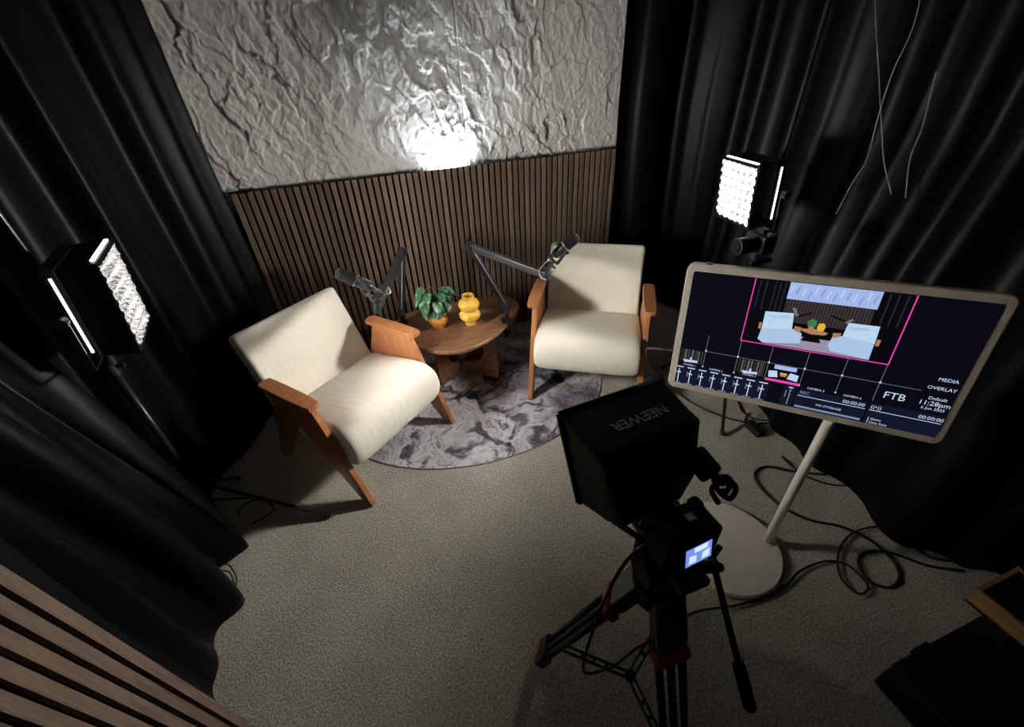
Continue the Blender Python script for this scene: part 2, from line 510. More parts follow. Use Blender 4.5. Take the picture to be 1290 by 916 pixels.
# slat panel on the near left wall
wall_side = thing('wall_slat_panel', 'walnut slat panel on the side wall next to the bunched curtain', 'slat panel', (-0.073, -2.08, 0))
bm = BM(); box(bm, (-0.018, -0.62, 0.75), (0.008, 1.22, 1.48))
obj('felt_backing', bm, M_FELT, wall_side)
bm = BM()
sh = -0.055
vs = []
for z in (0.0, 1.5):
    for a, b in ((-0.014, 0), (0, 0), (0, -0.027), (-0.014, -0.027)):
        vs.append(bm.verts.new((a, b+sh*z, z)))
for f in ((3, 2, 1, 0), (4, 5, 6, 7), (0, 1, 5, 4), (1, 2, 6, 5), (2, 3, 7, 6), (3, 0, 4, 7)): bm.faces.new([vs[i] for i in f])
me2 = bpy.data.meshes.new('slat'); bm.to_mesh(me2); bm.free(); me2.materials.append(M_SLAT)
for k in range(26):
    s = bpy.data.objects.new('slat', me2); COL.objects.link(s); s.parent = wall_side
    s.location = (0, -0.04*k, 0.001)

# ------------------------------------------------------------------ curtains
def curtain(label, hem, top, ztop, folds, amp, seed, hemamp=0.55):
    rnd = random.Random(seed)
    K = 420; R = 30
    h = catmull([(*p, 0) for p in hem], 40); t = catmull([(*p, 0) for p in top], 40)
    def resample(pts, n):
        L = [0]
        for a, b in zip(pts, pts[1:]): L.append(L[-1]+(b-a).length)
        out = []; j = 0
        for i in range(n):
            s = L[-1]*i/(n-1)
            while j < len(L)-2 and L[j+1] < s: j += 1
            w = (s-L[j])/max(L[j+1]-L[j], 1e-9); out.append(pts[j].lerp(pts[j+1], w))
        return out
    h = resample(h, K); t = resample(t, K)
    ph = []; am = []
    x = 0.0
    knots = [rnd.uniform(0.35, 1.8) for _ in range(40)]; aks = [rnd.uniform(0.45, 1.25) for _ in range(40)]
    for i in range(K):
        u = i/(K-1)*24; j = int(u); w = u-j
        kk = knots[j]*(1-w)+knots[j+1]*w
        x += 2*PI*folds/K*kk; ph.append(x); am.append(aks[j]*(1-w)+aks[j+1]*w)
    vs = []; fs = []
    for r in range(R):
        v = r/(R-1); z = 0.008+(ztop-0.008)*(v**1.25)
        sm = v*v*(3-2*v); sm = min(1, sm*1.5)
        row = [h[i].lerp(t[i], sm) for i in range(K)]
        a = amp*(hemamp+(1-hemamp)*min(1, v*3))
        for i in range(K):
            d = row[min(i+3, K-1)]-row[max(i-3, 0)]; d.normalize()
            n = Vector((-d.y, d.x, 0))
            w = math.sin(ph[i]+0.35*math.sin(3*v+i*0.02))
            w = math.copysign(abs(w)**0.8, w)+0.15*math.sin(1.7*ph[i]+1.0)
            e = min(1, i/8, (K-1-i)/8)
            p = row[i]+n*(a*am[i]*w*e)
            vs.append((p.x, min(p.y, -0.012), z))
    for r in range(R-1):
        for i in range(K-1):
            q = r*K+i; fs.append((q, q+1, q+K+1, q+K))
    me = bpy.data.meshes.new('curtain'); me.from_pydata(vs, [], fs); me.materials.append(M_CURTAIN)
    for p in me.polygons: p.use_smooth = True
    o = bpy.data.objects.new('curtain', me); COL.objects.link(o)
    md = o.modifiers.new('thick', 'SOLIDIFY'); md.thickness = 0.0015
    return tag(o, label, 'curtain')
curtain('black satin curtain bunched on the carpet between slat wall and side slat panel',
        [(0.01, -0.05), (-0.06, -0.22), (-0.2, -0.58), (-0.33, -0.84), (-0.44, -1.06), (-0.43, -1.26), (-0.165, -1.375),
         (-0.30, -1.47), (-0.30, -1.56), (-0.165, -1.635), (-0.225, -1.74), (-0.205, -1.93), (-0.15, -2.05), (-0.16, -2.3)],
        [(-0.035, -0.05), (-0.16, -0.35), (-0.30, -0.65), (-0.42, -0.9), (-0.50, -1.1), (-0.51, -1.25), (-0.49, -1.4), (-0.44, -1.5), (-0.42, -1.6),
         (-0.38, -1.7), (-0.34, -1.8), (-0.28, -1.95), (-0.22, -2.1), (-0.2, -2.35)], 2.62, 9, 0.045, 3, 0.30)
curtain('black satin curtain hanging behind the display and softbox, from slat wall to wooden tray',
        [(2.40, -0.05), (2.56, -0.08), (2.74, -0.1), (2.86, -0.2), (2.86, -0.45), (2.76, -0.9), (2.66, -1.3), (2.54, -1.65), (2.52, -1.9),
         (2.52, -2.17), (2.48, -2.36), (2.60, -2.5), (2.72, -2.65), (2.78, -2.9), (2.8, -3.3)],
        [(2.345, -0.05), (2.52, -0.08), (2.7, -0.1), (2.84, -0.2), (2.88, -0.5), (2.86, -0.9), (2.84, -1.3), (2.82, -1.65), (2.8, -1.9),
         (2.8, -2.2), (2.8, -2.4), (2.8, -2.6), (2.8, -2.8), (2.82, -3.0), (2.82, -3.4)], 2.62, 13, 0.050, 9, 0.45)

# ------------------------------------------------------------------ rug
RCX, RCY, RA, RB = 1.085, -0.655, 0.855, 0.652
rug = thing('round_rug', 'round marbled grey and white rug under the coffee table', 'rug', (RCX, RCY, 0))
bm = BM(); n = 96
ang = [2*PI*i/n for i in range(n)]
prism(bm, [(RA*math.cos(a), RB*math.sin(a)) for a in ang], (0, 0, 0.001), (1, 0, 0), (0, 1, 0), (0, 0, 0.004))
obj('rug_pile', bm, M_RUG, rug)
bm = BM(); tube(bm, [(RA*math.cos(a), RB*math.sin(a), 0.004) for a in ang], 0.0035, 8, True)
obj('bound_edge', bm, M_RUGEDGE, rug, True)

# ------------------------------------------------------------------ armchairs
CW = 0.642
def chair_local(xl, fl, z): return Vector((xl-CW/2, -(fl+0.33), z))
def make_chair(label):
    t = thing('armchair', label, 'armchair', group='cream lounge armchairs')
    P = chair_local
    # seat cushion: rounded profile, swept across with pillow sides
    prof = [(-0.53, 0.245), (-0.30, 0.215), (-0.12, 0.197), (-0.06, 0.205), (-0.028, 0.245), (-0.016, 0.31), (-0.030, 0.375),
            (-0.07, 0.418), (-0.14, 0.430), (-0.28, 0.412), (-0.42, 0.382), (-0.53, 0.358)]
    pr = catmull([(a, b, 0) for a, b in prof], 4, True)
    cx = sum(p.x for p in pr)/len(pr); cz = sum(p.y for p in pr)/len(pr)
    bm = BM(); rings = []
    xs = [0.022, 0.026, 0.036, 0.055, 0.09, 0.16, 0.25, 0.321, 0.392, 0.482, 0.552, 0.587, 0.606, 0.616, 0.620]
    for x in xs:
        e = min(x-0.022, 0.620-x); k = 1-0.16*math.exp(-e/0.016)-0.015*math.exp(-e/0.12)
        rings.append([bm.verts.new(P(x, cx+(p.x-cx)*(1-(1-k)*0.35), cz+(p.y-cz)*k)) for p in pr])
    for A, B in zip(rings, rings[1:]):
        for i in range(len(pr)):
            j = (i+1) % len(pr); bm.faces.new((A[i], A[j], B[j], B[i]))
    bm.faces.new(rings[0][::-1]); bm.faces.new(rings[-1])
    seat = obj('seat_cushion', bm, M_CREAM, t); auto(seat, 50)
    # backrest cushion, reclined
    a = math.atan2(0.169, 0.399)
    u = Vector((0, -0.33*0-0, 0))
    up_ = Vector((0, math.sin(a), math.cos(a)))         # local y is backwards
    nb = Vector((0, math.cos(a), -math.sin(a)))
    base = P(CW/2, -0.526, 0.354)
    bm = BM()
    L0, L1, TH, WD = -0.13, 0.433, 0.115, 0.596
    vs = []
    for s in (L0, L1):
        for d in (0, TH*(1.0 if s < 0 else 0.72)):
            for x in (-WD/2, WD/2): vs.append(bm.verts.new(base+up_*s+nb*d+Vector((x, 0, 0))))
    for f in ((0, 1, 3, 2), (4, 6, 7, 5), (0, 4, 5, 1), (2, 3, 7, 6), (0, 2, 6, 4), (1, 5, 7, 3)): bm.faces.new([vs[i] for i in f])
    bmesh.ops.recalc_face_normals(bm, faces=bm.faces)
    bmesh.ops.bevel(bm, geom=list(bm.edges), offset=0.024, segments=5, affect='EDGES', profile=0.5)
    back = obj('backrest_cushion', bm, M_CREAM, t); auto(back, 50)
    # side frames
    for sx, name in ((0.0, 'l'), (CW, 'r')):
        x0 = sx-0.014
        for nm, poly in (('front_leg', [(-0.048, 0), (0.010, 0), (-0.205, 0.552), (-0.36, 0.552), (-0.35, 0.365)]),
                         ('rear_leg', [(-0.70, 0), (-0.645, 0), (-0.35, 0.365), (-0.36, 0.552), (-0.475, 0.552)])):
            bm = BM(); prism(bm, poly, P(x0, 0, 0), (0, -1, 0), (0, 0, 1), (0.028, 0, 0))
            obj(nm, bm, M_ARM, t, False, 0.003)
        # armrest paddle
        out = -1 if sx == 0 else 1
        c = sx+out*0.008
        pl = [(-0.175, 0.030), (-0.160, 0.018), (-0.156, 0), (-0.160, -0.018), (-0.175, -0.030), (-0.30, -0.036), (-0.49, -0.034), (-0.515, -0.026), (-0.522, 0), (-0.515, 0.026), (-0.49, 0.034), (-0.30, 0.036)]
        pl = [(p.x, p.y) for p in catmull([(a_, b_, 0) for a_, b_ in pl], 3, True)]
        bm = BM(); prism(bm, pl, P(c, 0, 0.552), (0, -1, 0), (1, 0, 0), (0, 0, 0.026))
        ar = obj('armrest', bm, M_ARM, t, False, 0.007, 3)
    bm = BM(); box(bm, P(CW/2, -0.50, 0.235), (CW-0.03, 0.03, 0.06)); obj('rear_rail', bm, M_ARM, t)
    bm = BM(); box(bm, P(CW/2, -0.16, 0.205), (CW-0.03, 0.03, 0.045)); obj('front_rail', bm, M_ARM, t)
    return t
def copy_tree(o, parent=None):
    c = o.copy(); COL.objects.link(c); c.parent = parent
    for ch in list(o.children): copy_tree(ch, c)
    return c
def place_chair(t, ox, oy, deg):
    a = math.radians(deg); x = Vector((math.cos(a), math.sin(a), 0)); f_ = Vector((math.sin(a), -math.cos(a), 0))
    t.location = Vector((ox, oy, 0.005))+x*CW/2-f_*0.33; t.rotation_euler = (0, 0, a)
ch1 = make_chair('cream armchair with honey wood arms between the black curtain and the potted plant')
ch2 = copy_tree(ch1)
ch2['label'] = 'cream armchair with honey wood arms between the yellow vase and the display'
place_chair(ch1, 0.386, -1.348, 39.75)
place_chair(ch2, 1.377, -0.910, -31.7)

# ------------------------------------------------------------------ coffee table
TZ = 0.42
TX, TY = 1.09, -0.52
tb = thing('coffee_table', 'low walnut coffee table with rounded organic top holding plant and vase', 'coffee table', (TX, TY, 0))
out = [(0.754, -0.654), (0.853, -0.767), (0.976, -0.828), (1.094, -0.817), (1.219, -0.752), (1.321, -0.668), (1.415, -0.575), (1.476, -0.475),
       (1.49, -0.385), (1.450, -0.305), (1.36, -0.262), (1.22, -0.245), (1.034, -0.239), (0.86, -0.245), (0.75, -0.275), (0.695, -0.35), (0.685, -0.46), (0.705, -0.57)]
ol = [(p.x-TX, p.y-TY) for p in catmull([(a, b, 0) for a, b in out], 5, True)]
bm = BM(); prism(bm, ol, (0, 0, TZ-0.024), (1, 0, 0), (0, 1, 0), (0, 0, 0.024))
obj('table_top', bm, M_TABLE, tb, False, 0.007, 3)
def plank(a, b, th, notch_up):
    a = Vector((a[0]-TX, a[1]-TY, 0)); b = Vector((b[0]-TX, b[1]-TY, 0)); L = (b-a).length; u = (b-a)/L; w = Vector((-u.y, u.x, 0))
    H = TZ-0.025
    prof = [(0.0, 0.006), (0.10, 0.006), (0.14, 0.030), (L-0.14, 0.030), (L-0.10, 0.006), (L, 0.006), (L+0.012, 0.12), (L-0.02, H), (L-0.12, H), (L-0.085, 0.20), (L-0.11, 0.13), (L-0.17, 0.098),
            (0.17, 0.098), (0.11, 0.13), (0.085, 0.20), (0.12, H), (0.02, H), (-0.012, 0.12)]
    bm = BM(); prism(bm, prof, a-w*th/2, u, (0, 0, 1), w*th)
    return obj('leg_board', bm, M_TABLE, tb, False, 0.004)
plank((1.262, -0.622), (0.92, -0.33), 0.028, 1)
plank((0.885, -0.56), (1.25, -0.33), 0.028, 0)

# potted plant
pp = thing('potted_plant', 'leafy variegated plant in an ochre pot on the coffee table', 'plant', (0.944, -0.508, TZ))
bm = BM(); lathe(bm, [(0, 0), (0.040, 0), (0.042, 0.010), (0.040, 0.016), (0.052, 0.026), (0.0575, 0.042), (0.058, 0.108), (0.056, 0.112), (0.053, 0.108), (0.052, 0.09), (0, 0.09)], 40)
bmesh.ops.scale(bm, vec=(1.06, 1.06, 1.14), verts=bm.verts)
pot = obj('pot', bm, M_POT, pp); auto(pot, 40)
bm = BM(); lathe(bm, [(0.053, 0.104), (0.03, 0.111), (0, 0.113)], 24); obj('soil', bm, M_SOIL, pp, True)
def leaf_mesh(L, W, seed):
    rnd = random.Random(seed); bm = BM(); rows = []
    nL, nW = 8, 4
    for i in range(nL+1):
        u = i/nL
        w = W*math.sin(PI*min(1, u*0.96+0.04))**0.6*(1.15-0.55*u)
        row = []
        for j in range(-nW, nW+1):
            v = j/nW
            y = u*L-(0.12*L*abs(v) if i == 0 else 0.10*L*abs(v)*(1-u))
            z = 0.10*W*(1-v*v)*0+0.16*W*abs(v)**1.2-0.55*L*(u**2)*0.55+0.03*W*math.sin(9*u+seed)*abs(v)
            row.append(bm.verts.new((v*w, y, z)))
        rows.append(row)
    for A, B in zip(rows, rows[1:]):
        for j in range(2*nW):
            bm.faces.new((A[j], A[j+1], B[j+1], B[j]))
    me = bpy.data.meshes.new('leaf'); bm.to_mesh(me); bm.free(); me.materials.append(M_LEAF)
    for p in me.polygons: p.use_smooth = True
    return me
LM = [leaf_mesh(0.080, 0.036, 1), leaf_mesh(0.070, 0.033, 2), leaf_mesh(0.060, 0.029, 3)]
rl = random.Random(21)
leaves = [  # (x, y, z) leaf base relative to pot, azimuth deg, pitch deg
    (-0.05, -0.02, 0.20, 215, -35), (-0.07, 0.0, 0.17, 190, -55), (-0.045, -0.04, 0.155, 235, -60), (-0.02, -0.045, 0.145, 262, -55), (0.0, -0.05, 0.165, 280, -40),
    (-0.055, 0.02, 0.225, 170, -10), (-0.02, 0.01, 0.19, 250, -25), (0.03, -0.02, 0.165, 300, -30), (0.05, 0.0, 0.20, 320, -15), (0.065, -0.01, 0.185, 345, -50),
    (0.05, 0.03, 0.19, 20, -30), (0.02, 0.035, 0.175, 70, -20), (-0.03, 0.04, 0.19, 120, -20), (0.035, -0.045, 0.135, 295, -60), (-0.035, -0.05, 0.125, 240, -70),
    (0.01, -0.055, 0.14, 270, -65), (0.04, 0.005, 0.225, 300, 5), (-0.06, 0.0, 0.24, 200, -20), (-0.075, -0.025, 0.14, 205, -70), (0.0, 0.0, 0.15, 310, -10),
    (-0.045, -0.03, 0.215, 250, -30), (-0.08, 0.01, 0.205, 200, -45), (0.075, 0.005, 0.225, 330, -25), (0.025, -0.03, 0.205, 290, -20), (-0.06, -0.045, 0.175, 225, -60), (0.06, -0.03, 0.16, 310, -55)]
for k, (x, y, z, az, pt) in enumerate(leaves):
    o = bpy.data.objects.new('leaf', LM[k % 3]); COL.objects.link(o); o.parent = pp
    z += 0.018
    o.location = (x, y, z)
    o.rotation_euler = (math.radians(pt), math.radians(rl.uniform(-20, 20)), math.radians(az-90))
    bm = BM(); r0 = Vector((x*0.25, y*0.25, 0.110)); e = Vector((x, y, z))
    mid = r0.lerp(e, 0.6)+Vector((0, 0, 0.03))
    tube(bm, catmull([r0, mid, e], 5), 0.0014, 6); obj('stem', bm, M_STEM, pp, True)
bm = BM()
tube(bm, catmull([(-0.01, 0, 0.1), (-0.05, 0.0, 0.22), (-0.02, 0.01, 0.265), (0.0, 0.005, 0.235), (0.005, 0.0, 0.2)], 6), 0.0018, 6)
obj('trailing_vine', bm, M_STEM, pp, True)

# yellow vase
vz = thing('vase', 'glossy yellow double bubble vase beside the potted plant', 'vase', (1.131, -0.561, TZ))
pr = [(0, 0.002), (0.034, 0), (0.036, 0.004), (0.035, 0.026), (0.040, 0.033), (0.056, 0.041), (0.066, 0.058), (0.066, 0.074), (0.056, 0.089), (0.045, 0.096), (0.043, 0.099),
      (0.046, 0.103), (0.057, 0.111), (0.065, 0.128), (0.064, 0.146), (0.053, 0.161), (0.040, 0.169), (0.0365, 0.174), (0.037, 0.192), (0.036, 0.1945), (0.0335, 0.192), (0.033, 0.175), (0.045, 0.155), (0.03, 0.11), (0, 0.10)]
bm = BM(); lathe(bm, pr, 48)
va = obj('vase_body', bm, M_YELLOW, vz, True)
md = va.modifiers.new('s', 'SUBSURF'); md.levels = 1; md.render_levels = 1

# ------------------------------------------------------------------ boom arms and microphones
def boom(label, base, foot, elbow, end, clampdir, grp):
    base = Vector(base); elbow = Vector(elbow); end = Vector(end)
    t = thing('microphone_boom_arm', label, 'boom arm', foot, 0, grp)
    o = Vector(foot)
    b = base-o; e = elbow-o; n = end-o
    cd = Vector(clampdir)
    bm = BM()
    box(bm, (0, 0, 0.012), (0.05, 0.05, 0.02)); box(bm, cd*0.034+Vector((0, 0, -0.03)), (0.028, 0.03, 0.10)); box(bm, cd*0.01+Vector((0, 0, -0.07)), (0.05, 0.03, 0.016))
    obj('clamp', bm, M_BLKMAT, t, False, 0.003)
    bm = BM(); cyl(bm, cd*0.0+Vector((0, 0, -0.10)), (0, 0, -0.03), 0.006); cyl(bm, (0, 0, -0.105), (0, 0, -0.095), 0.016); obj('clamp_screw', bm, M_BLKMET, t)
    bm = BM(); cyl(bm, (0, 0, 0.02), b, 0.015); obj('swivel_post', bm, M_BLKMAT, t, False)
    bm = BM(); bar(bm, b, e, 0.030, 0.038); obj('lower_arm', bm, M_ARMGREY, t, False, 0.004)
    d = (e-b).normalized(); u = frame_from(d)
    bm = BM(); bar(bm, b+d*0.03+Vector((0, -0.018, 0.012)), e-d*0.02+Vector((0, -0.018, 0.012)), 0.006, 0.006); obj('cable_channel', bm, M_CABLEGREY if grp else M_CABLEGREY, t)
    bm = BM(); bar(bm, e, n, 0.030, 0.038); obj('upper_arm', bm, M_ARMGREY, t, False, 0.004)
    ax = d.cross((n-e).normalized()).normalized()
    bm = BM(); cyl(bm, e-ax*0.024, e+ax*0.024, 0.024, n=20); obj('elbow_joint', bm, M_BLKMAT, t, False, 0.002)
    bm = BM(); cyl(bm, b-ax*0.022, b+ax*0.022, 0.021, n=20); obj('base_joint', bm, M_BLKMAT, t, False, 0.002)
    bm = BM(); cyl(bm, n, n+Vector((0, 0, 0.028)), 0.013); cyl(bm, n-Vector((0, 0, 0.02)), n, 0.018); obj('head_joint', bm, M_BLKMAT, t, False)
    return t
def mic(label, tail, tip, mount, loop, grp):
    tail = Vector(tail); tip = Vector(tip); o = Vector(mount)
    t = thing('microphone', label, 'microphone', o, 0, grp)
    a = tail-o; b = tip-o; L = (b-a).length; d = (b-a)/L
    x, y, _ = frame_from(d)
    def at(s): return a+d*s
    bm = BM(); rings = [(0, 0.012), (0.008, 0.021), (0.02, 0.024), (L*0.50, 0.024)]
    for (s0, r0), (s1, r1) in zip(rings, rings[1:]): cyl(bm, at(s0), at(s1), r0, r1, 24)
    body = obj('body', bm, M_MICBODY, t); auto(body, 30)
    bm = BM(); cyl(bm, at(L*0.48), at(L*0.52), 0.0265, n=24); obj('trim_ring', bm, M_STEEL, t)
    bm = BM()
    for (s0, r0), (s1, r1) in zip([(L*0.52, 0.028), (L*0.90, 0.028), (L*0.97, 0.024), (L, 0.014)], [(L*0.90, 0.028), (L*0.97, 0.024), (L, 0.014)]): cyl(bm, at(s0), at(s1), r0, r1, 24)
    fo = obj('foam_windscreen', bm, M_FOAM, t); auto(fo, 40)
    # yoke: two arms from ring to the mount
    h = at(L*0.40)
    side = d.cross(o*0+(-h)).normalized() if h.length > 1e-4 else x
    bm = BM()
    for s in (-1, 1):
        bar(bm, h+side*0.029*s, h*0.42+side*0.029*s, 0.005, 0.016)
    bar(bm, h*0.42-side*0.031, h*0.42+side*0.031, 0.006, 0.014)
    obj('yoke', bm, M_BLKMET, t)
    bm = BM(); cyl(bm, h*0.42, (0, 0, 0), 0.009, 0.011); cyl(bm, h*0.25+side*0.0, h*0.25+side*0.035, 0.006); obj('yoke_stem', bm, M_BLKMAT, t)
    for s in (-1, 1):
        bm = BM(); cyl(bm, h+side*0.026*s, h+side*0.042*s, 0.011); obj('yoke_knob', bm, M_BLKMAT, t)
    n3 = x if x.z > y.z else y
    bm = BM(); bar(bm, at(L*0.10)+n3*0.0245, at(L*0.44)+n3*0.0245, 0.004, 0.004, n3); obj('side_trim', bm, M_STEEL, t)
    bm = BM(); cyl(bm, at(-0.035), at(0.0), 0.0095); obj('plug', bm, M_STEEL, t)
    bm = BM(); tube(bm, catmull([at(-0.03), at(-0.06)]+[Vector(p)-o for p in loop], 8), 0.0032, 8); obj('mic_cable', bm, M_CABLEGREY, t, True)
    return t
# right arm
def along(px, py, s): return CAM_LOC+ray(px, py)*s
RB_, RE, RN = (1.352, -0.607, 0.505), (1.180, -0.538, 0.892), tuple(along(689, 347, 2.212))
boom('dark grey boom arm clamped beside the yellow vase, reaching towards the display', RB_, (1.335, -0.625, TZ), RE, RN, (0.75, -0.66, 0), 'microphone boom arms')
mic('black foam tipped microphone in front of a cream backrest, near the yellow vase', along(697.5, 322.5, 2.20), along(728, 297.5, 2.13), Vector(RN)+Vector((0, 0, 0.03)),
    [along(684, 334, 2.2), along(679, 343, 2.2), along(683, 351, 2.2), along(688, 352, 2.21)], 'studio microphones')
LB, LE, LN = (0.742, -0.41, 0.50), (0.818, -0.415, 0.882), tuple(along(474.5, 388, 2.00))
boom('dark grey boom arm folded behind the armrest, next to the potted plant', LB, (0.742, -0.41, TZ), LE, LN, (-1, 0.1, 0), 'microphone boom arms')
mic('black foam tipped microphone in front of the slats, over the armrest by the plant', along(470, 363.5, 1.985), along(423, 343, 1.90), Vector(LN)+Vector((0, 0, 0.03)),
    [along(489, 362, 2.0), along(492, 369, 2.0), along(485, 371, 2.0), along(478, 378, 2.0)], 'studio microphones')

# ------------------------------------------------------------------ LED softboxes and stands
def softbox(label, center, nrm_deg, tilt, w, h, depth, dm, flip):
    t = thing('softbox_light', label, 'studio light', center)
    a = math.radians(nrm_deg)
    t.rotation_euler = (0, math.radians(tilt), a)
    # local: +x is the beam direction, y across, z up; origin at the grid face centre
    bw, bh = w*0.94, h*0.94
    F = [(0, sy*w/2, sz*h/2) for sy, sz in ((-1, -1), (1, -1), (1, 1), (-1, 1))]
    B = [(-depth, sy*bw/2, sz*bh/2) for sy, sz in ((-1, -1), (1, -1), (1, 1), (-1, 1))]
    bm = BM()
    fo = [bm.verts.new(p) for p in F]; bo = [bm.verts.new(p) for p in B]
    fi = [bm.verts.new((p[0]-0.0, p[1]*0.91, p[2]*0.91)) for p in F]; bi = [bm.verts.new((p[0], p[1]*0.96, p[2]*0.96)) for p in B]
    for i in range(4):
        j = (i+1) % 4
        bm.faces.new((fo[i], fo[j], bo[j], bo[i])); bm.faces.new((fi[j], fi[i], bi[i], bi[j])); bm.faces.new((fo[j], fo[i], fi[i], fi[j])); bm.faces.new((bo[i], bo[j], bi[j], bi[i]))
    obj('fabric_hood', bm, M_HOOD, t)
    gd = 0.034
    bm = BM(); box(bm, (-gd-0.004, 0, 0), (0.003, w*0.87, h*0.87)); obj('diffuser', bm, dm, t)
    ny, nz = 6, 7
    for i in range(ny+1):
        y = (-0.5+i/ny)*w*0.90
        bm = BM(); rows = []
        for k in range(nz*4+1):
            z = (-0.5+k/(nz*4))*h*0.90; wob = 0.0045*math.sin(2*PI*k/4.0+i)
            rows.append([bm.verts.new((-gd, y+wob*0.3, z)), bm.verts.new((0.004*math.cos(2*PI*k/4), y+wob, z)), bm.verts.new((0.004*math.cos(2*PI*k/4), y+wob+0.0015, z)), bm.verts.new((-gd, y+wob*0.3+0.0015, z))])
        for A_, B_ in zip(rows, rows[1:]):
            for m in range(4):
                n_ = (m+1) % 4; bm.faces.new((A_[m], A_[n_], B_[n_], B_[m]))
        obj('grid_strip', bm, M_GRID, t)
    for i in range(nz+1):
        z = (-0.5+i/nz)*h*0.90
        bm = BM(); rows = []
        for k in range(ny*4+1):
            y = (-0.5+k/(ny*4))*w*0.90; wob = 0.0045*math.sin(2*PI*k/4.0+i)
            rows.append([bm.verts.new((-gd, y, z+wob*0.3)), bm.verts.new((0.004*math.cos(2*PI*k/4), y, z+wob)), bm.verts.new((0.004*math.cos(2*PI*k/4), y, z+wob+0.0015)), bm.verts.new((-gd, y, z+wob*0.3+0.0015))])
        for A_, B_ in zip(rows, rows[1:]):
            for m in range(4):
                n_ = (m+1) % 4; bm.faces.new((A_[m], A_[n_], B_[n_], B_[m]))
        obj('grid_strip', bm, M_GRID, t)
    # LED panel body behind the hood, with a glowing slot on each flank and top edge slit
    bm = BM(); box(bm, (-depth-0.016, 0, 0), (0.044, bw*1.02, bh*1.02)); pb = obj('panel_body', bm, M_BLACK, t, False, 0.006)
    for s in (-1, 1):
        bm = BM(); box(bm, (-depth-0.012, s*(bw*0.51+0.001), 0), (0.006, 0.003, bh*0.86)); obj('edge_glow', bm, M_LEAK, t)
    bm = BM(); box(bm, (-0.012, 0, h/2+0.0015), (0.010, w*0.80, 0.003)); obj('slit_glow', bm, M_LEAK, t)
    bm = BM(); box(bm, (-depth-0.050, 0, -0.02), (0.024, bw*0.5, bh*0.5)); obj('battery_pack', bm, M_BLACK, t, False, 0.004)
    # U bracket
    bm = BM()
    for s in (-1, 1): bar(bm, (-depth-0.030, s*(bw*0.51+0.018), 0.0), (-depth-0.030, s*(bw*0.51+0.018), -bh*0.62), 0.018, 0.006, (0, 1, 0))
    bar(bm, (-depth-0.030, -(bw*0.51+0.02), -bh*0.62), (-depth-0.030, bw*0.51+0.02, -bh*0.62), 0.018, 0.006)
    obj('u_bracket', bm, M_BLKMET, t)
    for s in (-1, 1):
        bm = BM(); y0 = s*(bw*0.51+0.02); cyl(bm, (-depth-0.030, y0, 0), (-depth-0.030, y0+s*0.025, 0), 0.016); obj('tilt_knob', bm, M_BLACK, t)
    bm = BM(); cyl(bm, (-depth-0.030, 0, -bh*0.62-0.06), (-depth-0.030, 0, -bh*0.62), 0.016); obj('spigot', bm, M_BLKMET, t)
    return t
softbox('gridded LED softbox by the bunched curtain and the armchair beside the plant', (-0.128, -1.195, 1.172), 10, 5, 0.27, 0.30, 0.10, M_DIFF_L, 0)
softbox('gridded LED softbox above the display, standing by the black curtain', (2.255, -1.25, 1.205), 175, 6, 0.245, 0.27, 0.10, M_DIFF_R, 1)

def stand(label, base, ztop, feet, hub, zl):
    o = Vector((base[0], base[1], 0))
    t = thing('light_stand', label, 'light stand', o, 0, 'light stands')
    bm = BM(); cyl(bm, (0, 0, max(hub-0.20, 0.04)), (0, 0, 0.9), 0.0145); obj('lower_tube', bm, M_BLKMET, t, True)
    bm = BM(); cyl(bm, (0, 0, 0.88), (0, 0, zl), 0.0115); cyl(bm, (0, 0, zl), (0, 0, ztop), 0.0095); obj('upper_tube', bm, M_BLKMET, t)
    bm = BM(); cyl(bm, (0, 0, 0.86), (0, 0, 0.92), 0.02); cyl(bm, (0, 0, 0.89), (0.045, 0, 0.89), 0.007); obj('clamp_collar', bm, M_BLACK, t)
    bm = BM(); cyl(bm, (0, 0, hub-0.03), (0, 0, hub+0.03), 0.021); obj('hub', bm, M_BLACK, t)
    bm = BM(); cyl(bm, (0, 0, hub*0.45-0.02), (0, 0, hub*0.45+0.02), 0.019); obj('slider', bm, M_BLACK, t)
    for fx, fy in feet:
        f_ = Vector((fx, fy, 0))-o; f_.z = 0.012
        h0 = Vector((0, 0, hub))
        bm = BM(); cyl(bm, h0, f_, 0.0085); lg = obj('leg', bm, M_BLKMET, t, True)
        m = h0.lerp(f_, 0.45)
        bm = BM(); cyl(bm, (0, 0, hub*0.45), m, 0.0055); obj('brace', bm, M_BLKMET, t, True)
        bm = BM(); cyl(bm, f_-(f_-h0).normalized()*0.03, f_, 0.012); obj('rubber_foot', bm, M_BLACK, lg)
    return t
stand('black tripod light stand on the carpet by the bunched curtain', (-0.338, -1.13), 2.5, [(0.187, -1.349), (-0.255, -1.56), (-0.27, -0.93)], 0.25, 1.05)
stand('black tripod light stand behind the display, by the black curtain', (2.475, -1.252), 2.5, [(2.236, -1.596), (2.30, -0.95), (2.57, -1.20)], 0.40, 1.05)
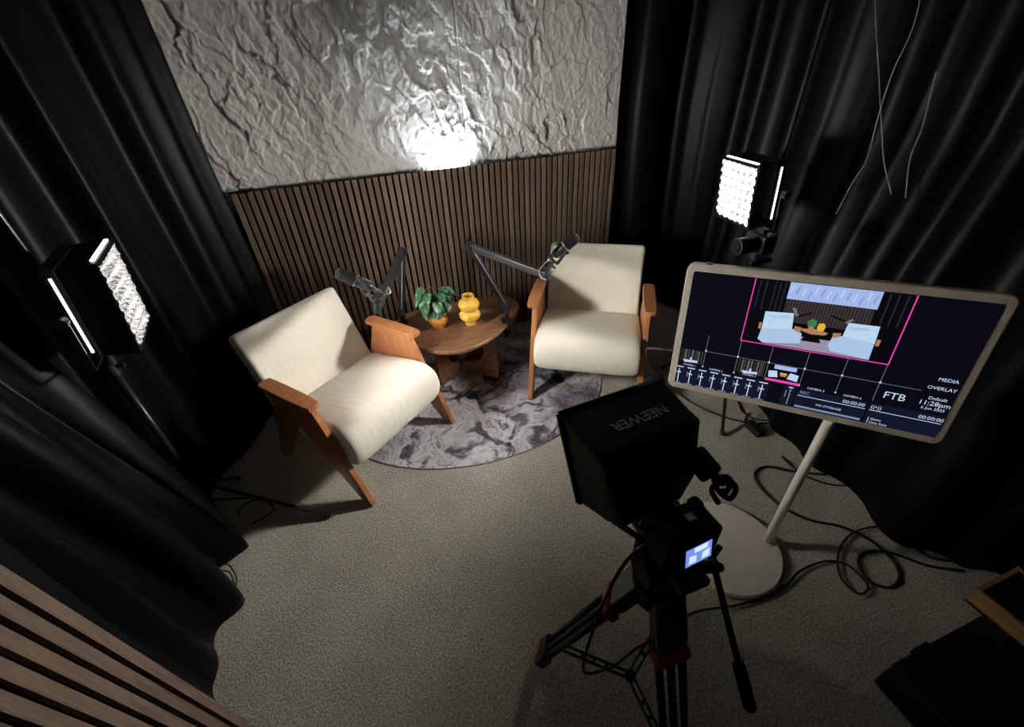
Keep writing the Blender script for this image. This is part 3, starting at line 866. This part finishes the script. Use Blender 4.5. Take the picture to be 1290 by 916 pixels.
# mirrorless camera clamped under the right softbox
mc = thing('small_camera', 'small black camera mounted under the softbox above the display', 'camera', along(950, 306, 1.80))
mc.rotation_euler = (0, 0, math.radians(176))
bm = BM(); box(bm, (-0.03, 0, 0), (0.065, 0.11, 0.075)); obj('camera_body', bm, M_BLACK, mc, False, 0.008, 3)
bm = BM(); cyl(bm, (0.0, 0.012, 0), (0.095, 0.012, 0), 0.034, n=28); obj('lens_barrel', bm, M_BLACK, mc, False, 0.003)
bm = BM(); cyl(bm, (0.095, 0.012, 0), (0.097, 0.012, 0), 0.029, n=28); obj('front_glass', bm, M_LENS, mc)
bm = BM(); box(bm, (-0.03, 0, 0.046), (0.03, 0.035, 0.02)); obj('viewfinder_hump', bm, M_BLACK, mc, False, 0.004)
bm = BM(); cyl(bm, (-0.035, 0.035, 0.036), (-0.035, 0.035, 0.046), 0.011); obj('mode_dial', bm, M_STEEL, mc)
bm = BM(); cyl(bm, (-0.03, 0, -0.09), (-0.03, 0, -0.036), 0.013); box(bm, (-0.06, 0, -0.09), (0.10, 0.02, 0.016)); obj('mount_arm', bm, M_BLKMET, mc)

# ------------------------------------------------------------------ display on round-base stand
MC = Vector((1.797, -2.119, 1.022))
MW, MH = 0.73, 0.431
DX, DY = 1.797, -2.126
dp = thing('display_on_stand', 'beige framed display showing a multi camera view on a white round base stand', 'display', (DX, DY, 0))
def rodrigues(w):
    th = math.sqrt(sum(x*x for x in w)); return Matrix.Rotation(th, 4, Vector(w).normalized())
MR = Matrix.Translation(MC-Vector((DX, DY, 0))) @ rodrigues((-0.141, 0.011, -0.828))
# local panel space: x right, -y toward viewer, z up
bm = BM()
prism(bm, rrect(MW, MH, 0.022), (0, -0.014, 0), (1, 0, 0), (0, 0, 1), (0, 0.028, 0))
bmesh.ops.transform(bm, matrix=MR, verts=bm.verts)
obj('bezel', bm, M_BEIGE, dp, False, 0.004, 2)
SW, SH = 0.688, 0.387
bm = BM(); prism(bm, rrect(SW, SH, 0.006, 3), (0, -0.0150, 0), (1, 0, 0), (0, 0, 1), (0, 0.004, 0)); bmesh.ops.transform(bm, matrix=MR, verts=bm.verts)
scr = obj('screen', bm, M_SCREEN, dp)
def S(u, v, lift=1): return Vector(((u-0.5)*SW, -0.0152-0.0002*lift, (0.5-v)*SH))
def squad(name, pts, mat, lift=1):
    bm = BM(); bm.faces.new([bm.verts.new(MR @ S(u, v, lift)) for u, v in pts])
    return obj(name, bm, mat, scr)
def srect(name, u0, v0, u1, v1, mat, lift=1): return squad(name, [(u0, v0), (u1, v0), (u1, v1), (u0, v1)], mat, lift)
def sline(u0, v0, u1, v1, w, mat, lift=2):
    if abs(u1-u0) > abs(v1-v0): srect('screen_line', u0, v0-w/2, u1, v1+w/2, mat, lift)
    else: srect('screen_line', u0-w*0.5625/2, v0, u1+w*0.5625/2, v1, mat, lift)
ROTT = Matrix.Rotation(PI/2, 4, 'X')
def stext(s, u, v, size, mat=None, align='CENTER'):
    text_mesh('screen_text', s, size*SH, mat or M_SWHITE, scr, MR @ Matrix.Translation(S(u, v, 3)) @ ROTT, align)
# programme view
srect('picture_background', 0.245, 0.0, 0.766, 0.505, M_SBLACK, 1)
srect('picture_stone', 0.369, 0.003, 0.668, 0.128, M_SSTONE, 2)
srect('picture_slats', 0.372, 0.130, 0.662, 0.30, M_SWOOD, 2)
for k in range(26): srect('picture_slat_gap', 0.378+0.011*k, 0.131, 0.3805+0.011*k, 0.30, M_SBLACK, 3)
for u in (0.262, 0.285, 0.318, 0.335, 0.352, 0.69, 0.715, 0.742): srect('picture_fold', u, 0.01, u+0.0045, 0.235, emit('fold_grey', (0.02, 0.021, 0.026), 1.0), 2)
for k in range(14):
    u = 0.374+0.021*k; z0 = 0.012+0.012*((k*5) % 4)
    squad('picture_crag', [(u, z0+0.05), (u+0.008, z0), (u+0.012, z0+0.012), (u+0.005, z0+0.075)], emit('crag_blue', (0.24, 0.33, 0.66), 1.0) if k % 2 else emit('crag_pale', (0.50, 0.60, 0.90), 1.0), 3)
squad('picture_shadow', [(0.325, 0.27), (0.40, 0.25), (0.40, 0.275), (0.345, 0.29)], M_SCHAIR2, 6)
squad('picture_shadow', [(0.60, 0.275), (0.665, 0.262), (0.67, 0.28), (0.61, 0.30)], M_SCHAIR2, 6)
squad('picture_table_leg', [(0.475, 0.365), (0.515, 0.365), (0.53, 0.43), (0.46, 0.43)], M_SBLACK, 3)
squad('picture_rug', [(0.44, 0.40), (0.60, 0.40), (0.70, 0.498), (0.33, 0.498)], M_SRUG, 2)
squad('picture_chair_back', [(0.308, 0.243), (0.410, 0.230), (0.420, 0.365), (0.310, 0.385)], M_SCHAIR, 4)
squad('picture_chair_seat', [(0.310, 0.380), (0.425, 0.350), (0.457, 0.375), (0.461, 0.455), (0.327, 0.495), (0.305, 0.47)], M_SCHAIR2, 5)
squad('picture_chair_back', [(0.598, 0.246), (0.697, 0.243), (0.701, 0.375), (0.593, 0.355)], M_SCHAIR, 4)
squad('picture_chair_seat', [(0.590, 0.350), (0.700, 0.370), (0.702, 0.495), (0.570, 0.475), (0.556, 0.43), (0.562, 0.375)], M_SCHAIR2, 5)
squad('picture_armrest', [(0.425, 0.325), (0.452, 0.330), (0.450, 0.375), (0.428, 0.36)], M_SWOOD2, 6)
squad('picture_armrest', [(0.560, 0.335), (0.588, 0.330), (0.583, 0.362), (0.562, 0.375)], M_SWOOD2, 6)
squad('picture_armrest', [(0.296, 0.335), (0.306, 0.332), (0.307, 0.385), (0.297, 0.385)], M_SWOOD2, 6)
squad('picture_armrest', [(0.703, 0.335), (0.716, 0.338), (0.715, 0.385), (0.704, 0.385)], M_SWOOD2, 6)
squad('picture_table', [(0.452, 0.337), (0.50, 0.325), (0.545, 0.345), (0.535, 0.365), (0.49, 0.372), (0.455, 0.355)], M_SWOOD2, 3)
squad('picture_plant', [(0.465, 0.275), (0.480, 0.25), (0.497, 0.268), (0.497, 0.31), (0.470, 0.315)], M_SGREEN, 4)
srect('picture_pot', 0.473, 0.312, 0.492, 0.345, M_SWOOD2, 5)
squad('picture_vase', [(0.505, 0.28), (0.522, 0.275), (0.530, 0.30), (0.526, 0.335), (0.508, 0.338), (0.501, 0.31)], M_SYEL, 5)
squad('picture_arm', [(0.425, 0.245), (0.468, 0.205), (0.472, 0.212), (0.428, 0.255)], M_SBLACK, 6)
squad('picture_arm', [(0.532, 0.205), (0.590, 0.235), (0.588, 0.247), (0.530, 0.215)], M_SBLACK, 6)
squad('picture_microphone', [(0.398, 0.19), (0.410, 0.185), (0.428, 0.245), (0.418, 0.25)], M_SGREY, 7)
squad('picture_microphone', [(0.585, 0.245), (0.603, 0.215), (0.612, 0.222), (0.592, 0.255)], M_SGREY, 7)
for a in ((0.2435, 0.0, 0.2435, 0.507), (0.7665, 0.0, 0.7665, 0.507)): sline(*a, 0.007, M_SPINK, 8)
sline(0.2425, 0.506, 0.7675, 0.506, 0.007, M_SPINK, 8)
# multiview grid
sline(0.115, 0.655, 0.895, 0.655, 0.0035, M_SGREY)
for u in (0.113, 0.248, 0.372, 0.507, 0.639, 0.766):
    sline(u, 0.508, u, 0.805, 0.0035, M_SGREY)
    srect('grid_marker', u-0.003, 0.644, u+0.004, 0.658, M_SWHITE, 3)
for u in (0.113, 0.248, 0.507, 0.639): srect('grid_marker', u-0.003, 0.792, u+0.003, 0.803, M_SWHITE, 3)
def curtain_pic(u0, u1):
    srect('camera_tile', u0, 0.662, u1, 0.80, M_SBLACK, 2)
    rnd = random.Random(int(u0*1000)); u = u0+0.004
    while u < u1-0.006:
        w = rnd.uniform(0.003, 0.010); srect('tile_fold', u, 0.664, min(u+w, u1), 0.785, emit('tile_grey', tuple([rnd.uniform(0.02, 0.12)]*3), 1.0), 3); u += w+rnd.uniform(0.002, 0.007)
    um = (u0+u1)/2
    squad('tile_person_desk', [(um-0.035, 0.762), (um+0.03, 0.756), (um+0.03, 0.775), (um-0.025, 0.785)], M_SWHITE, 4)
    srect('tile_lamp', um-0.004, 0.735, um+0.004, 0.757, M_SWHITE, 4)
curtain_pic(0.004, 0.108); curtain_pic(0.252, 0.368)
srect('camera_tile', 0.376, 0.660, 0.505, 0.787, M_SBLACK, 2)
srect('tile_stone', 0.398, 0.660, 0.482, 0.695, M_SSTONE, 3)
squad('tile_chair', [(0.380, 0.72), (0.412, 0.71), (0.42, 0.765), (0.385, 0.775)], M_SCHAIR, 3)
squad('tile_chair', [(0.462, 0.71), (0.495, 0.72), (0.495, 0.775), (0.455, 0.765)], M_SCHAIR, 3)
srect('tile_table', 0.425, 0.72, 0.452, 0.735, M_SYEL, 4)
srect('tile_table', 0.428, 0.735, 0.450, 0.752, M_SWOOD2, 4)
srect('programme_bar', 0.376, 0.785, 0.507, 0.806, M_SPINK, 4)
# mixer strips
srect('mixer_background', 0.0, 0.815, 0.40, 1.0, M_SNAVY, 1)
for i in range(8):
    u = 0.013+0.0515*i
    srect('fader_track', u-0.002, 0.855, u+0.002, 0.985, M_SWHITE, 3)
    srect('fader_knob', u-0.009, 0.885+0.004*(i % 3), u+0.010, 0.895+0.004*(i % 3), M_SWHITE, 4)
    srect('fader_title', u-0.016, 0.832, u+0.018, 0.841, M_SWHITE, 3)
    srect('fader_scale', u-0.014, 0.875, u-0.011, 0.925, M_SDIM, 3)
    srect('fader_foot', u-0.018, 0.988, u+0.016, 0.996, M_SDIM, 3)
srect('meter_background', 0.455, 0.815, 0.502, 1.0, M_SNAVY, 1)
for k in range(9): srect('meter_tick', 0.481, 0.845+0.016*k, 0.4845, 0.852+0.016*k, M_SWHITE, 3)
srect('meter_scale', 0.466, 0.86, 0.469, 0.92, M_SDIM, 3)
srect('meter_title', 0.473, 0.826, 0.49, 0.835, M_SWHITE, 3)
srect('recorder_background', 0.509, 0.825, 0.757, 1.0, M_SNAVY, 1)
srect('status_background', 0.766, 0.825, 1.0, 1.0, M_SNAVY, 1)
stext('REC', 0.536, 0.855, 0.036, M_SDIM); stext('00:00:00', 0.712, 0.858, 0.040)
sline(0.512, 0.884, 0.755, 0.884, 0.0045, M_SWHITE); stext('NO STORAGE', 0.634, 0.936, 0.026)
srect('storage_bar', 0.514, 0.972, 0.752, 0.988, M_SDIM, 3)
stext('CAMERA 1', 0.056, 0.808, 0.022); stext('CAMERA 2', 0.172, 0.808, 0.022); stext('CAMERA 3', 0.31, 0.795, 0.022)
stext('CAMERA 5', 0.570, 0.807, 0.024); stext('CAMERA 6', 0.699, 0.807, 0.024)
stext('FTB', 0.827, 0.742, 0.078); stext('MEDIA', 0.957, 0.552, 0.036); stext('OVERLAY', 0.950, 0.620, 0.036)
stext('Default', 0.953, 0.700, 0.034); stext('11:28pm', 0.951, 0.742, 0.050); stext('6 Jun 2025', 0.953, 0.781, 0.030)
stext('((\u2022))', 0.788, 0.856, 0.040); sline(0.768, 0.884, 0.997, 0.884, 0.0045, M_SWHITE); stext('00:00:00', 0.962, 0.857, 0.040)
stext('Status', 0.785, 0.955, 0.026, None, 'LEFT'); stext('Data Rate', 0.785, 0.985, 0.026, None, 'LEFT')
sline(0.778, 0.945, 0.778, 0.995, 0.004, M_SWHITE)
# back housing, bracket, pole, base
bm = BM(); prism(bm, rrect(0.30, 0.24, 0.03), (0.02, 0.014, 0), (1, 0, 0), (0, 0, 1), (0, 0.03, 0)); bmesh.ops.transform(bm, matrix=MR, verts=bm.verts)
obj('back_housing', bm, M_BEIGE, dp, False, 0.006)
bm = BM(); box(bm, (-0.305, -0.004, MH/2+0.002), (0.016, 0.010, 0.004)); bmesh.ops.transform(bm, matrix=MR, verts=bm.verts); obj('top_button', bm, M_BLACK, dp)
px_, py_ = 1.962-DX, -2.175-DY
hinge = MR @ Vector((0.10, 0.05, 0.0))
bm = BM(); cyl(bm, (px_, py_, 0.02), (px_, py_, 0.985), 0.0165, n=28); obj('pole', bm, M_WHITE, dp, True)
bm = BM(); cyl(bm, (px_, py_, 0.93), (px_, py_, 0.995), 0.021, n=28); bar(bm, (px_, py_, 0.965), hinge, 0.05, 0.04); obj('swivel_bracket', bm, M_WHITE, dp, False, 0.004)
bm = BM(); lathe(bm, [(0, 0.002), (0.213, 0.002), (0.219, 0.006), (0.219, 0.017), (0.213, 0.023), (0, 0.023)], 72); bs = obj('round_base', bm, M_WHITE, dp); auto(bs, 40)
bm = BM(); cyl(bm, (px_, py_, 0.023), (px_, py_, 0.030), 0.024, n=28); obj('pole_collar', bm, M_WHITE, dp)

# ------------------------------------------------------------------ tripod, camera and teleprompter hood
TP = Vector((1.14, -2.42, 0))
tr = thing('camera_tripod', 'black video tripod with red leg locks and a spreader in front of the display base', 'tripod', TP)
feet = [(0.906, -2.238), (1.12, -2.715), (1.405, -2.285)]
apex = Vector((0, 0, 0.70))
sc = Vector((0.0, 0.0, 0.10))
for fx, fy in feet:
    f_ = Vector((fx, fy, 0))-TP; out_ = Vector((f_.x, f_.y, 0)).normalized(); side = Vector((-out_.y, out_.x, 0))
    top = apex+out_*0.035
    foot = f_+Vector((0, 0, 0.03))
    d = (foot-top).normalized()
    lg = thing('leg', '', '') if False else None
    bm = BM(); bar(bm, top, top+d*0.14, 0.082, 0.040, side.cross(d)); leg = obj('leg', bm, M_BLKMET, tr, False, 0.006)
    for s in (-1, 1):
        bm = BM(); cyl(bm, top+d*0.12+side*0.033*s, foot+side*0.029*s-d*0.05, 0.0105, n=12); obj('leg_tube', bm, M_BLKMET, leg, True)
    bm = BM(); cyl(bm, top+d*0.12, foot-d*0.02, 0.0105, n=12); obj('leg_tube', bm, M_ARMGREY, leg, True)
    bm = BM(); bar(bm, top+d*0.155, top+d*0.195, 0.094, 0.044, side.cross(d)); obj('leg_lock', bm, M_RED, leg, False, 0.008)
    bm = BM(); bar(bm, foot-d*0.075, foot-d*0.02, 0.086, 0.036, side.cross(d)); obj('lower_clamp', bm, M_BLACK, leg, False, 0.005)
    bm = BM(); bar(bm, foot-d*0.02, foot+d*0.005, 0.088, 0.038, side.cross(d)); obj('foot_lock', bm, M_RED, leg, False, 0.006)
    bm = BM(); cyl(bm, foot+Vector((0, 0, -0.004)), (foot.x, foot.y, 0.002), 0.016, 0.02); obj('rubber_foot', bm, M_BLACK, leg)
    e = foot-d*0.12-out_*0.015
    bm = BM()
    for s in (-1, 1): bar(bm, sc+side*0.009*s, e+side*0.009*s, 0.006, 0.010)
    for k in (0.05, 0.33, 0.5, 0.67, 0.97): bar(bm, sc.lerp(e, k)-side*0.010, sc.lerp(e, k)+side*0.010, 0.010, 0.008)
    obj('spreader_arm', bm, M_BLKMET, tr)
bm = BM(); cyl(bm, sc+Vector((0, 0, -0.012)), sc+Vector((0, 0, 0.014)), 0.018); obj('spreader_hub', bm, M_BLKMET, tr, False, 0.003)
bm = BM(); cyl(bm, (0, 0, 0.645), (0, 0, 0.73), 0.058, 0.066, 28); obj('bowl', bm, M_BLKMAT, tr, False, 0.004)
bm = BM(); cyl(bm, (0, 0, 0.73), (0, 0, 0.765), 0.047, 0.043, 28); box(bm, (0, 0, 0.79), (0.095, 0.115, 0.066)); cyl(bm, (-0.068, 0, 0.79), (0.068, 0, 0.79), 0.040, n=24); obj('fluid_head', bm, M_BLKMAT, tr, False, 0.004)
bm = BM(); box(bm, (0.0, 0.0, 0.836), (0.072, 0.19, 0.024)); obj('slide_plate', bm, M_BLKMAT, tr, False, 0.003)
bm = BM(); cyl(bm, (0.05, -0.045, 0.80), (0.085, -0.06, 0.815), 0.014); cyl(bm, (0.075, -0.075, 0.84), (0.085, -0.055, 0.80), 0.010); obj('handle_rosette', bm, M_BLKMAT, tr)
H0 = along(897, 703, 0.985)-TP; H1 = along(930, 835, 0.935)-TP; H2 = along(946, 896, 0.915)-TP
bm = BM(); cyl(bm, H0, H1, 0.0075); obj('pan_handle', bm, M_BLKMET, tr, True)
bm = BM(); cyl(bm, H1, H1.lerp(H2, 0.1), 0.012, 0.0135); cyl(bm, H1.lerp(H2, 0.1), H1.lerp(H2, 0.94), 0.0135); cyl(bm, H1.lerp(H2, 0.94), H2, 0.0135, 0.008); obj('handle_grip', bm, M_FOAM, tr)
bm = BM(); cyl(bm, H0, (0.085, -0.06, 0.815), 0.009); cyl(bm, H0+Vector((0.0, 0, 0.004)), H0+Vector((0.016, 0.004, 0.032)), 0.007); obj('handle_clamp', bm, M_BLKMAT, tr)

RG = math.radians(4.0)
vc = thing('video_camera', 'black camera with a lit rear screen behind the teleprompter hood on the tripod', 'camera', (1.156, -2.43, 0.850), RG)
# local: +y toward the chairs
bm = BM()
poly = [(-0.070, 0), (0.070, 0), (0.074, 0.02), (0.074, 0.075), (0.062, 0.092), (0.026, 0.098), (0.018, 0.118), (-0.018, 0.118), (-0.026, 0.098), (-0.062, 0.092), (-0.072, 0.075), (-0.072, 0.02)]
prism(bm, poly, (0, -0.036, 0), (1, 0, 0), (0, 0, 1), (0, 0.066, 0)); obj('camera_body', bm, M_BLKMAT, vc, False, 0.007, 3)
bm = BM(); prism(bm, rrect(0.03, 0.085, 0.012), (0.060, 0.02, 0.048), (1, 0, 0), (0, 0, 1), (0, 0.03, 0)); obj('hand_grip', bm, M_BLKMAT, vc, False, 0.008)
bm = BM(); cyl(bm, (0, 0.03, 0.052), (0, 0.10, 0.052), 0.037, n=32); cyl(bm, (0, 0.055, 0.052), (0, 0.075, 0.052), 0.040, n=32); obj('lens', bm, M_BLACK, vc)
LT = Matrix.Translation((0, -0.044, 0.050)) @ Matrix.Rotation(math.radians(-12), 4, 'X')
bm = BM(); box(bm, (0, 0.0, 0), (0.082, 0.010, 0.060), LT); lcdb = obj('screen_frame', bm, M_BLACK, vc, False, 0.002)
def lq(name, pts, mat, lift):
    bm = BM(); bm.faces.new([bm.verts.new(LT @ Vector((x, -0.0052-lift*0.0002, z))) for x, z in pts]); return obj(name, bm, mat, lcdb)
lq('screen_picture', [(-0.034, -0.024), (0.034, -0.024), (0.034, 0.024), (-0.034, 0.024)], M_LCD, 1)
lq('picture_stone', [(-0.012, 0.008), (0.022, 0.008), (0.024, 0.022), (-0.012, 0.022)], M_LCDW, 2)
lq('picture_chair', [(-0.026, -0.018), (-0.006, -0.018), (-0.006, 0.0), (-0.024, 0.004)], M_LCDW, 2)
lq('picture_chair', [(0.008, -0.018), (0.028, -0.018), (0.028, 0.004), (0.010, 0.0)], M_LCDW, 2)
bm = BM(); box(bm, (0, -0.005, 0.1195), (0.019, 0.018, 0.003)); obj('hot_shoe', bm, M_STEEL, vc)
bm = BM(); cyl(bm, (-0.045, -0.005, 0.090), (-0.045, -0.005, 0.104), 0.013, n=24); obj('mode_dial', bm, M_BLACK, vc, False, 0.002)
bm = BM(); tube(bm, [(-0.045+0.008*math.cos(a), -0.005+0.008*math.sin(a), 0.1045) for a in ang[::4]], 0.0012, 6, True); obj('dial_mark', bm, M_PRINT, vc, True)
bm = BM(); cyl(bm, (0.048, 0.012, 0.09), (0.048, 0.012, 0.100), 0.010, n=20); obj('shutter_button', bm, M_BLACK, vc)

hd = thing('teleprompter_hood', 'black fabric teleprompter hood with upside down lettering on top of the tripod', 'teleprompter', (1.115, -2.26, 0.87))
ho = Vector((1.115, -2.26, 0.87))
pts = dict(A=(0.974, -2.181, 1.1), B=(1.256, -2.158, 1.1), FR=(1.268, -2.255, 0.91), FL=(0.982, -2.282, 0.91), E=(0.997, -2.334, 1.1), D=(1.253, -2.310, 1.1),
           ML=(1.020, -2.368, 0.985), MR=(1.238, -2.352, 0.985), RL=(1.050, -2.372, 0.895), RR=(1.215, -2.352, 0.895), CL=(1.03, -2.33, 0.872), CR=(1.235, -2.31, 0.872))
bm = BM(); V = {k: bm.verts.new(Vector(p)-ho) for k, p in pts.items()}
for f in (('A', 'B', 'D', 'E'), ('A', 'FL', 'FR', 'B'), ('E', 'D', 'MR', 'ML'), ('ML', 'MR', 'RR', 'RL'), ('RL', 'RR', 'CR', 'CL'), ('CL', 'CR', 'FR', 'FL'),
          ('A', 'E', 'ML', 'FL'), ('FL', 'ML', 'RL', 'CL'), ('B', 'FR', 'MR', 'D'), ('FR', 'CR', 'RR', 'MR')): bm.faces.new([V[k] for k in f])
bmesh.ops.recalc_face_normals(bm, faces=bm.faces)
bmesh.ops.subdivide_edges(bm, edges=list(bm.edges), cuts=3, use_grid_fill=True)
for v in bm.verts:
    c = v.co; k = 0.003*math.sin(c.x*60+c.z*35)*math.cos(c.y*50)
    v.co += c.normalized()*k
obj('fabric_hood', bm, M_HOOD, hd, True, 0.010, 3)
bm = BM()
fr = [Vector(pts[k])-ho for k in ('A', 'B', 'FR', 'FL')]
for a, b in zip(fr, fr[1:]+fr[:1]): cyl(bm, a, b, 0.007, n=10)
obj('front_frame', bm, M_BLKMET, hd, True)
# lettering on the top panel, read from the chairs' side
A_, B_, D_, E_ = [Vector(pts[k])-ho for k in 'ABDE']
tc_ = (A_+B_+D_+E_)/4+Vector((0.010, -0.014, 0.0045))
ux = (A_-B_).normalized(); uy = (E_-A_); uy = (uy-ux*uy.dot(ux)).normalized()
TM = Matrix(((ux.x, uy.x*-1*-1, 0, tc_.x), (ux.y, uy.y, 0, tc_.y), (0, 0, 1, tc_.z), (0, 0, 0, 1)))
text_mesh('hood_lettering', 'NEEWER', 0.036, M_PRINT, hd, TM, 'CENTER', 0.0008)
bm = BM(); bar(bm, Vector((1.10, -2.36, 0.875))-ho, Vector((1.15, -2.42, 0.842))-ho, 0.012, 0.012); bar(bm, Vector((1.05, -2.33, 0.868))-ho, Vector((1.12, -2.43, 0.845))-ho, 0.012, 0.008); obj('support_rod', bm, M_BLKMET, hd)

# side handle with red lead
sh_ = thing('camera_grip', 'black cylindrical grip beside the teleprompter hood with a dark red lead', 'grip', along(905, 603, 0.90))
o_ = sh_.location.copy()
g0 = along(872, 570, 0.935)-o_; g1 = along(898, 600, 0.905)-o_
bm = BM(); cyl(bm, g0, g1, 0.027, 0.026, 24); obj('grip_body', bm, M_BLKMAT, sh_, False, 0.008, 3)
bm = BM(); tube(bm, catmull([Vector(g1), along(905, 606, 0.89)-o_, along(918, 605, 0.89)-o_, along(927, 615, 0.90)-o_, along(920, 628, 0.91)-o_, along(908, 622, 0.91)-o_, along(900, 612, 0.91)-o_, along(897, 620, 0.915)-o_, along(905, 634, 0.92)-o_], 8), 0.0058, 8)
obj('red_lead', bm, M_REDDARK, sh_, True)
bm = BM(); tube(bm, catmull([along(902, 608, 0.885)-o_, along(914, 600, 0.885)-o_, along(922, 608, 0.89)-o_, along(915, 618, 0.89)-o_, along(903, 616, 0.89)-o_, along(908, 604, 0.882)-o_, along(918, 612, 0.882)-o_, along(912, 626, 0.89)-o_], 8), 0.005, 8)
obj('red_coil', bm, M_REDDARK, sh_, True)
bm = BM(); cyl(bm, along(900, 602, 0.895)-o_, along(912, 606, 0.895)-o_, 0.012); obj('red_plug', bm, M_REDDARK, sh_)

# ------------------------------------------------------------------ cables
def cable(label, pts, r=0.0042, mat=None, group='cables on the carpet'):
    ps = [Vector(p) for p in pts]; o = ps[0].copy()
    bm = BM(); tube(bm, catmull([p-o for p in ps], 10), r, 8)
    c = obj('cable', bm, mat or M_CABLE, None, True); c.location = o
    return tag(c, label, 'cable', group)
fl = lambda L, z=0.006: [on_floor(x, y, z) for x, y in L]
cable('thick black cable looping on the carpet from behind the pole towards the wooden tray', fl([(1040, 598), (1000, 594), (965, 588), (951, 597), (958, 614), (985, 638), (1020, 655), (1062, 664), (1098, 682), (1126, 708), (1133, 728), (1122, 740), (1100, 735), (1085, 720), (1082, 703), (1098, 694), (1130, 699), (1170, 713), (1215, 719)]), 0.0055)
cable('black cable running from the tripod past the round base into loops', fl([(822, 812), (850, 785), (880, 770), (925, 763), (965, 752), (992, 735), (1010, 718), (1040, 707), (1066, 711), (1086, 728), (1094, 741), (1082, 748), (1062, 732), (1055, 708), (1063, 682), (1085, 667), (1118, 664), (1142, 681), (1175, 703), (1230, 708)], 0.012), 0.0045)
cable('short black cable lying by the curtain hem behind the white pole', fl([(985, 575), (1000, 590), (1020, 602), (1050, 611), (1082, 611)]), 0.0045)
mleft = Vector((DX, DY, 0))+MR @ Vector((-0.365, 0.005, -0.09))
cable('black lead dropping from the edge of the display to the carpet', [mleft, mleft+Vector((-0.035, 0.03, 0.0)), along(815, 440, 1.75), along(818, 455, 2.0), on_floor(833, 474), on_floor(862, 501), on_floor(900, 521), on_floor(945, 533), on_floor(985, 531)], 0.0042)
cable('black cable curling on the carpet behind the display', fl([(928, 500), (935, 518), (952, 528), (985, 532), (1010, 545)]), 0.004)
cable('black cable hanging from the video camera towards the tripod spreader', [along(822, 683, 0.93), along(808, 690, 0.95), along(785, 712, 1.0), along(762, 755, 1.1), along(745, 800, 1.25), along(735, 835, 1.36), along(738, 848, 1.38), along(755, 846, 1.36), on_floor(775, 838, 0.01), on_floor(800, 818, 0.008), on_floor(822, 806, 0.008)], 0.0045)
cable('thin black cable loop on the carpet between the light stand and an armchair', fl([(318, 660), (335, 650), (345, 642), (338, 633), (320, 630), (305, 638), (300, 650)]), 0.0035)
cable('coiled black cable at the foot of the light stand by the bunched curtain', [on_floor(270, 712, 0.01), on_floor(288, 712, 0.03), on_floor(298, 730, 0.02), on_floor(292, 745, 0.01), on_floor(283, 735, 0.03), on_floor(280, 720, 0.02), on_floor(290, 722, 0.01), on_floor(296, 738, 0.008)], 0.003)
# thin hanging leads in front of the right curtain
def lead(label, L, x=2.68, r=0.0022):
    cable(label, [on_x(a, b, x) for a, b in L], r, M_CABLEGREY, 'thin leads hanging by the curtain')
lead('thin grey lead hanging straight down the black curtain above the display', [(1101, -40), (1104, 40), (1107, 90), (1110, 150), (1114, 205), (1123, 245)])
lead('thin grey lead swinging across the black curtain towards the softbox', [(1165, -30), (1150, 35), (1125, 90), (1107, 145), (1092, 200), (1073, 232), (1053, 270)])
lead('short thin grey lead bending down the black curtain beside a straight one', [(1180, 90), (1162, 160), (1148, 195), (1143, 225), (1141, 250)], 2.70)

# power adapter near the right stand
pa = thing('power_adapter', 'small black power adapter on the carpet below the display', 'adapter', on_floor(950, 543, 0.0))
bm = BM(); box(bm, (0, 0, 0.018), (0.055, 0.10, 0.034)); obj('adapter_case', bm, M_BLKMAT, pa, False, 0.004)
bm = BM(); tube(bm, catmull([(0, 0.05, 0.015), (0.02, 0.09, 0.006), (0.08, 0.12, 0.006)], 6), 0.004, 8); obj('adapter_lead', bm, M_CABLE, pa, True)

# ------------------------------------------------------------------ black case and wooden tray at the near right
cs = thing('equipment_case', 'black equipment case on the carpet beneath the wooden tray', 'case', (2.26, -2.95, 0))
bm = BM(); box(bm, (0, 0, 0.06), (0.70, 0.53, 0.115)); obj('case_body', bm, M_BLKMAT, cs, False, 0.01)
bm = BM(); box(bm, (0, 0, 0.135), (0.70, 0.53, 0.035)); obj('case_lid', bm, M_BLKMAT, cs, False, 0.01)
for x in (-0.2, 0.2):
    bm = BM(); box(bm, (x, 0.268, 0.115), (0.05, 0.012, 0.04)); obj('latch', bm, M_BLKMET, cs)
ty = thing('wooden_tray', 'open pine tray with dark slots resting on the black equipment case', 'tray', (2.43, -2.80, 0.1535))
L_, W_, H_ = 0.22, 0.34, 0.075
bm = BM(); box(bm, (0, 0, 0.006), (L_, W_, 0.012)); obj('tray_bottom', bm, M_CRATE, ty)
for s in (-1, 1):
    bm = BM(); box(bm, (s*(L_/2-0.007), 0, H_/2), (0.014, W_, H_)); obj('long_side', bm, M_CRATE, ty, False, 0.002)
    bm = BM(); box(bm, (0, s*(W_/2-0.007), H_/2), (L_-0.03, 0.014, H_)); obj('end_side', bm, M_CRATE, ty, False, 0.002)
for y in (-0.06, 0.05):
    bm = BM(); box(bm, (0.0, y, H_/2-0.004), (L_-0.03, 0.012, H_-0.012)); obj('divider', bm, M_CRATE, ty, False, 0.001)
bm = BM(); box(bm, (0.0, 0.105, 0.04), (0.15, 0.07, 0.05)); tag(obj('battery_box', bm, M_BLKMAT, None, False, 0.004), 'small black box lying inside the wooden tray', 'box').location = (2.43, -2.80, 0.153)
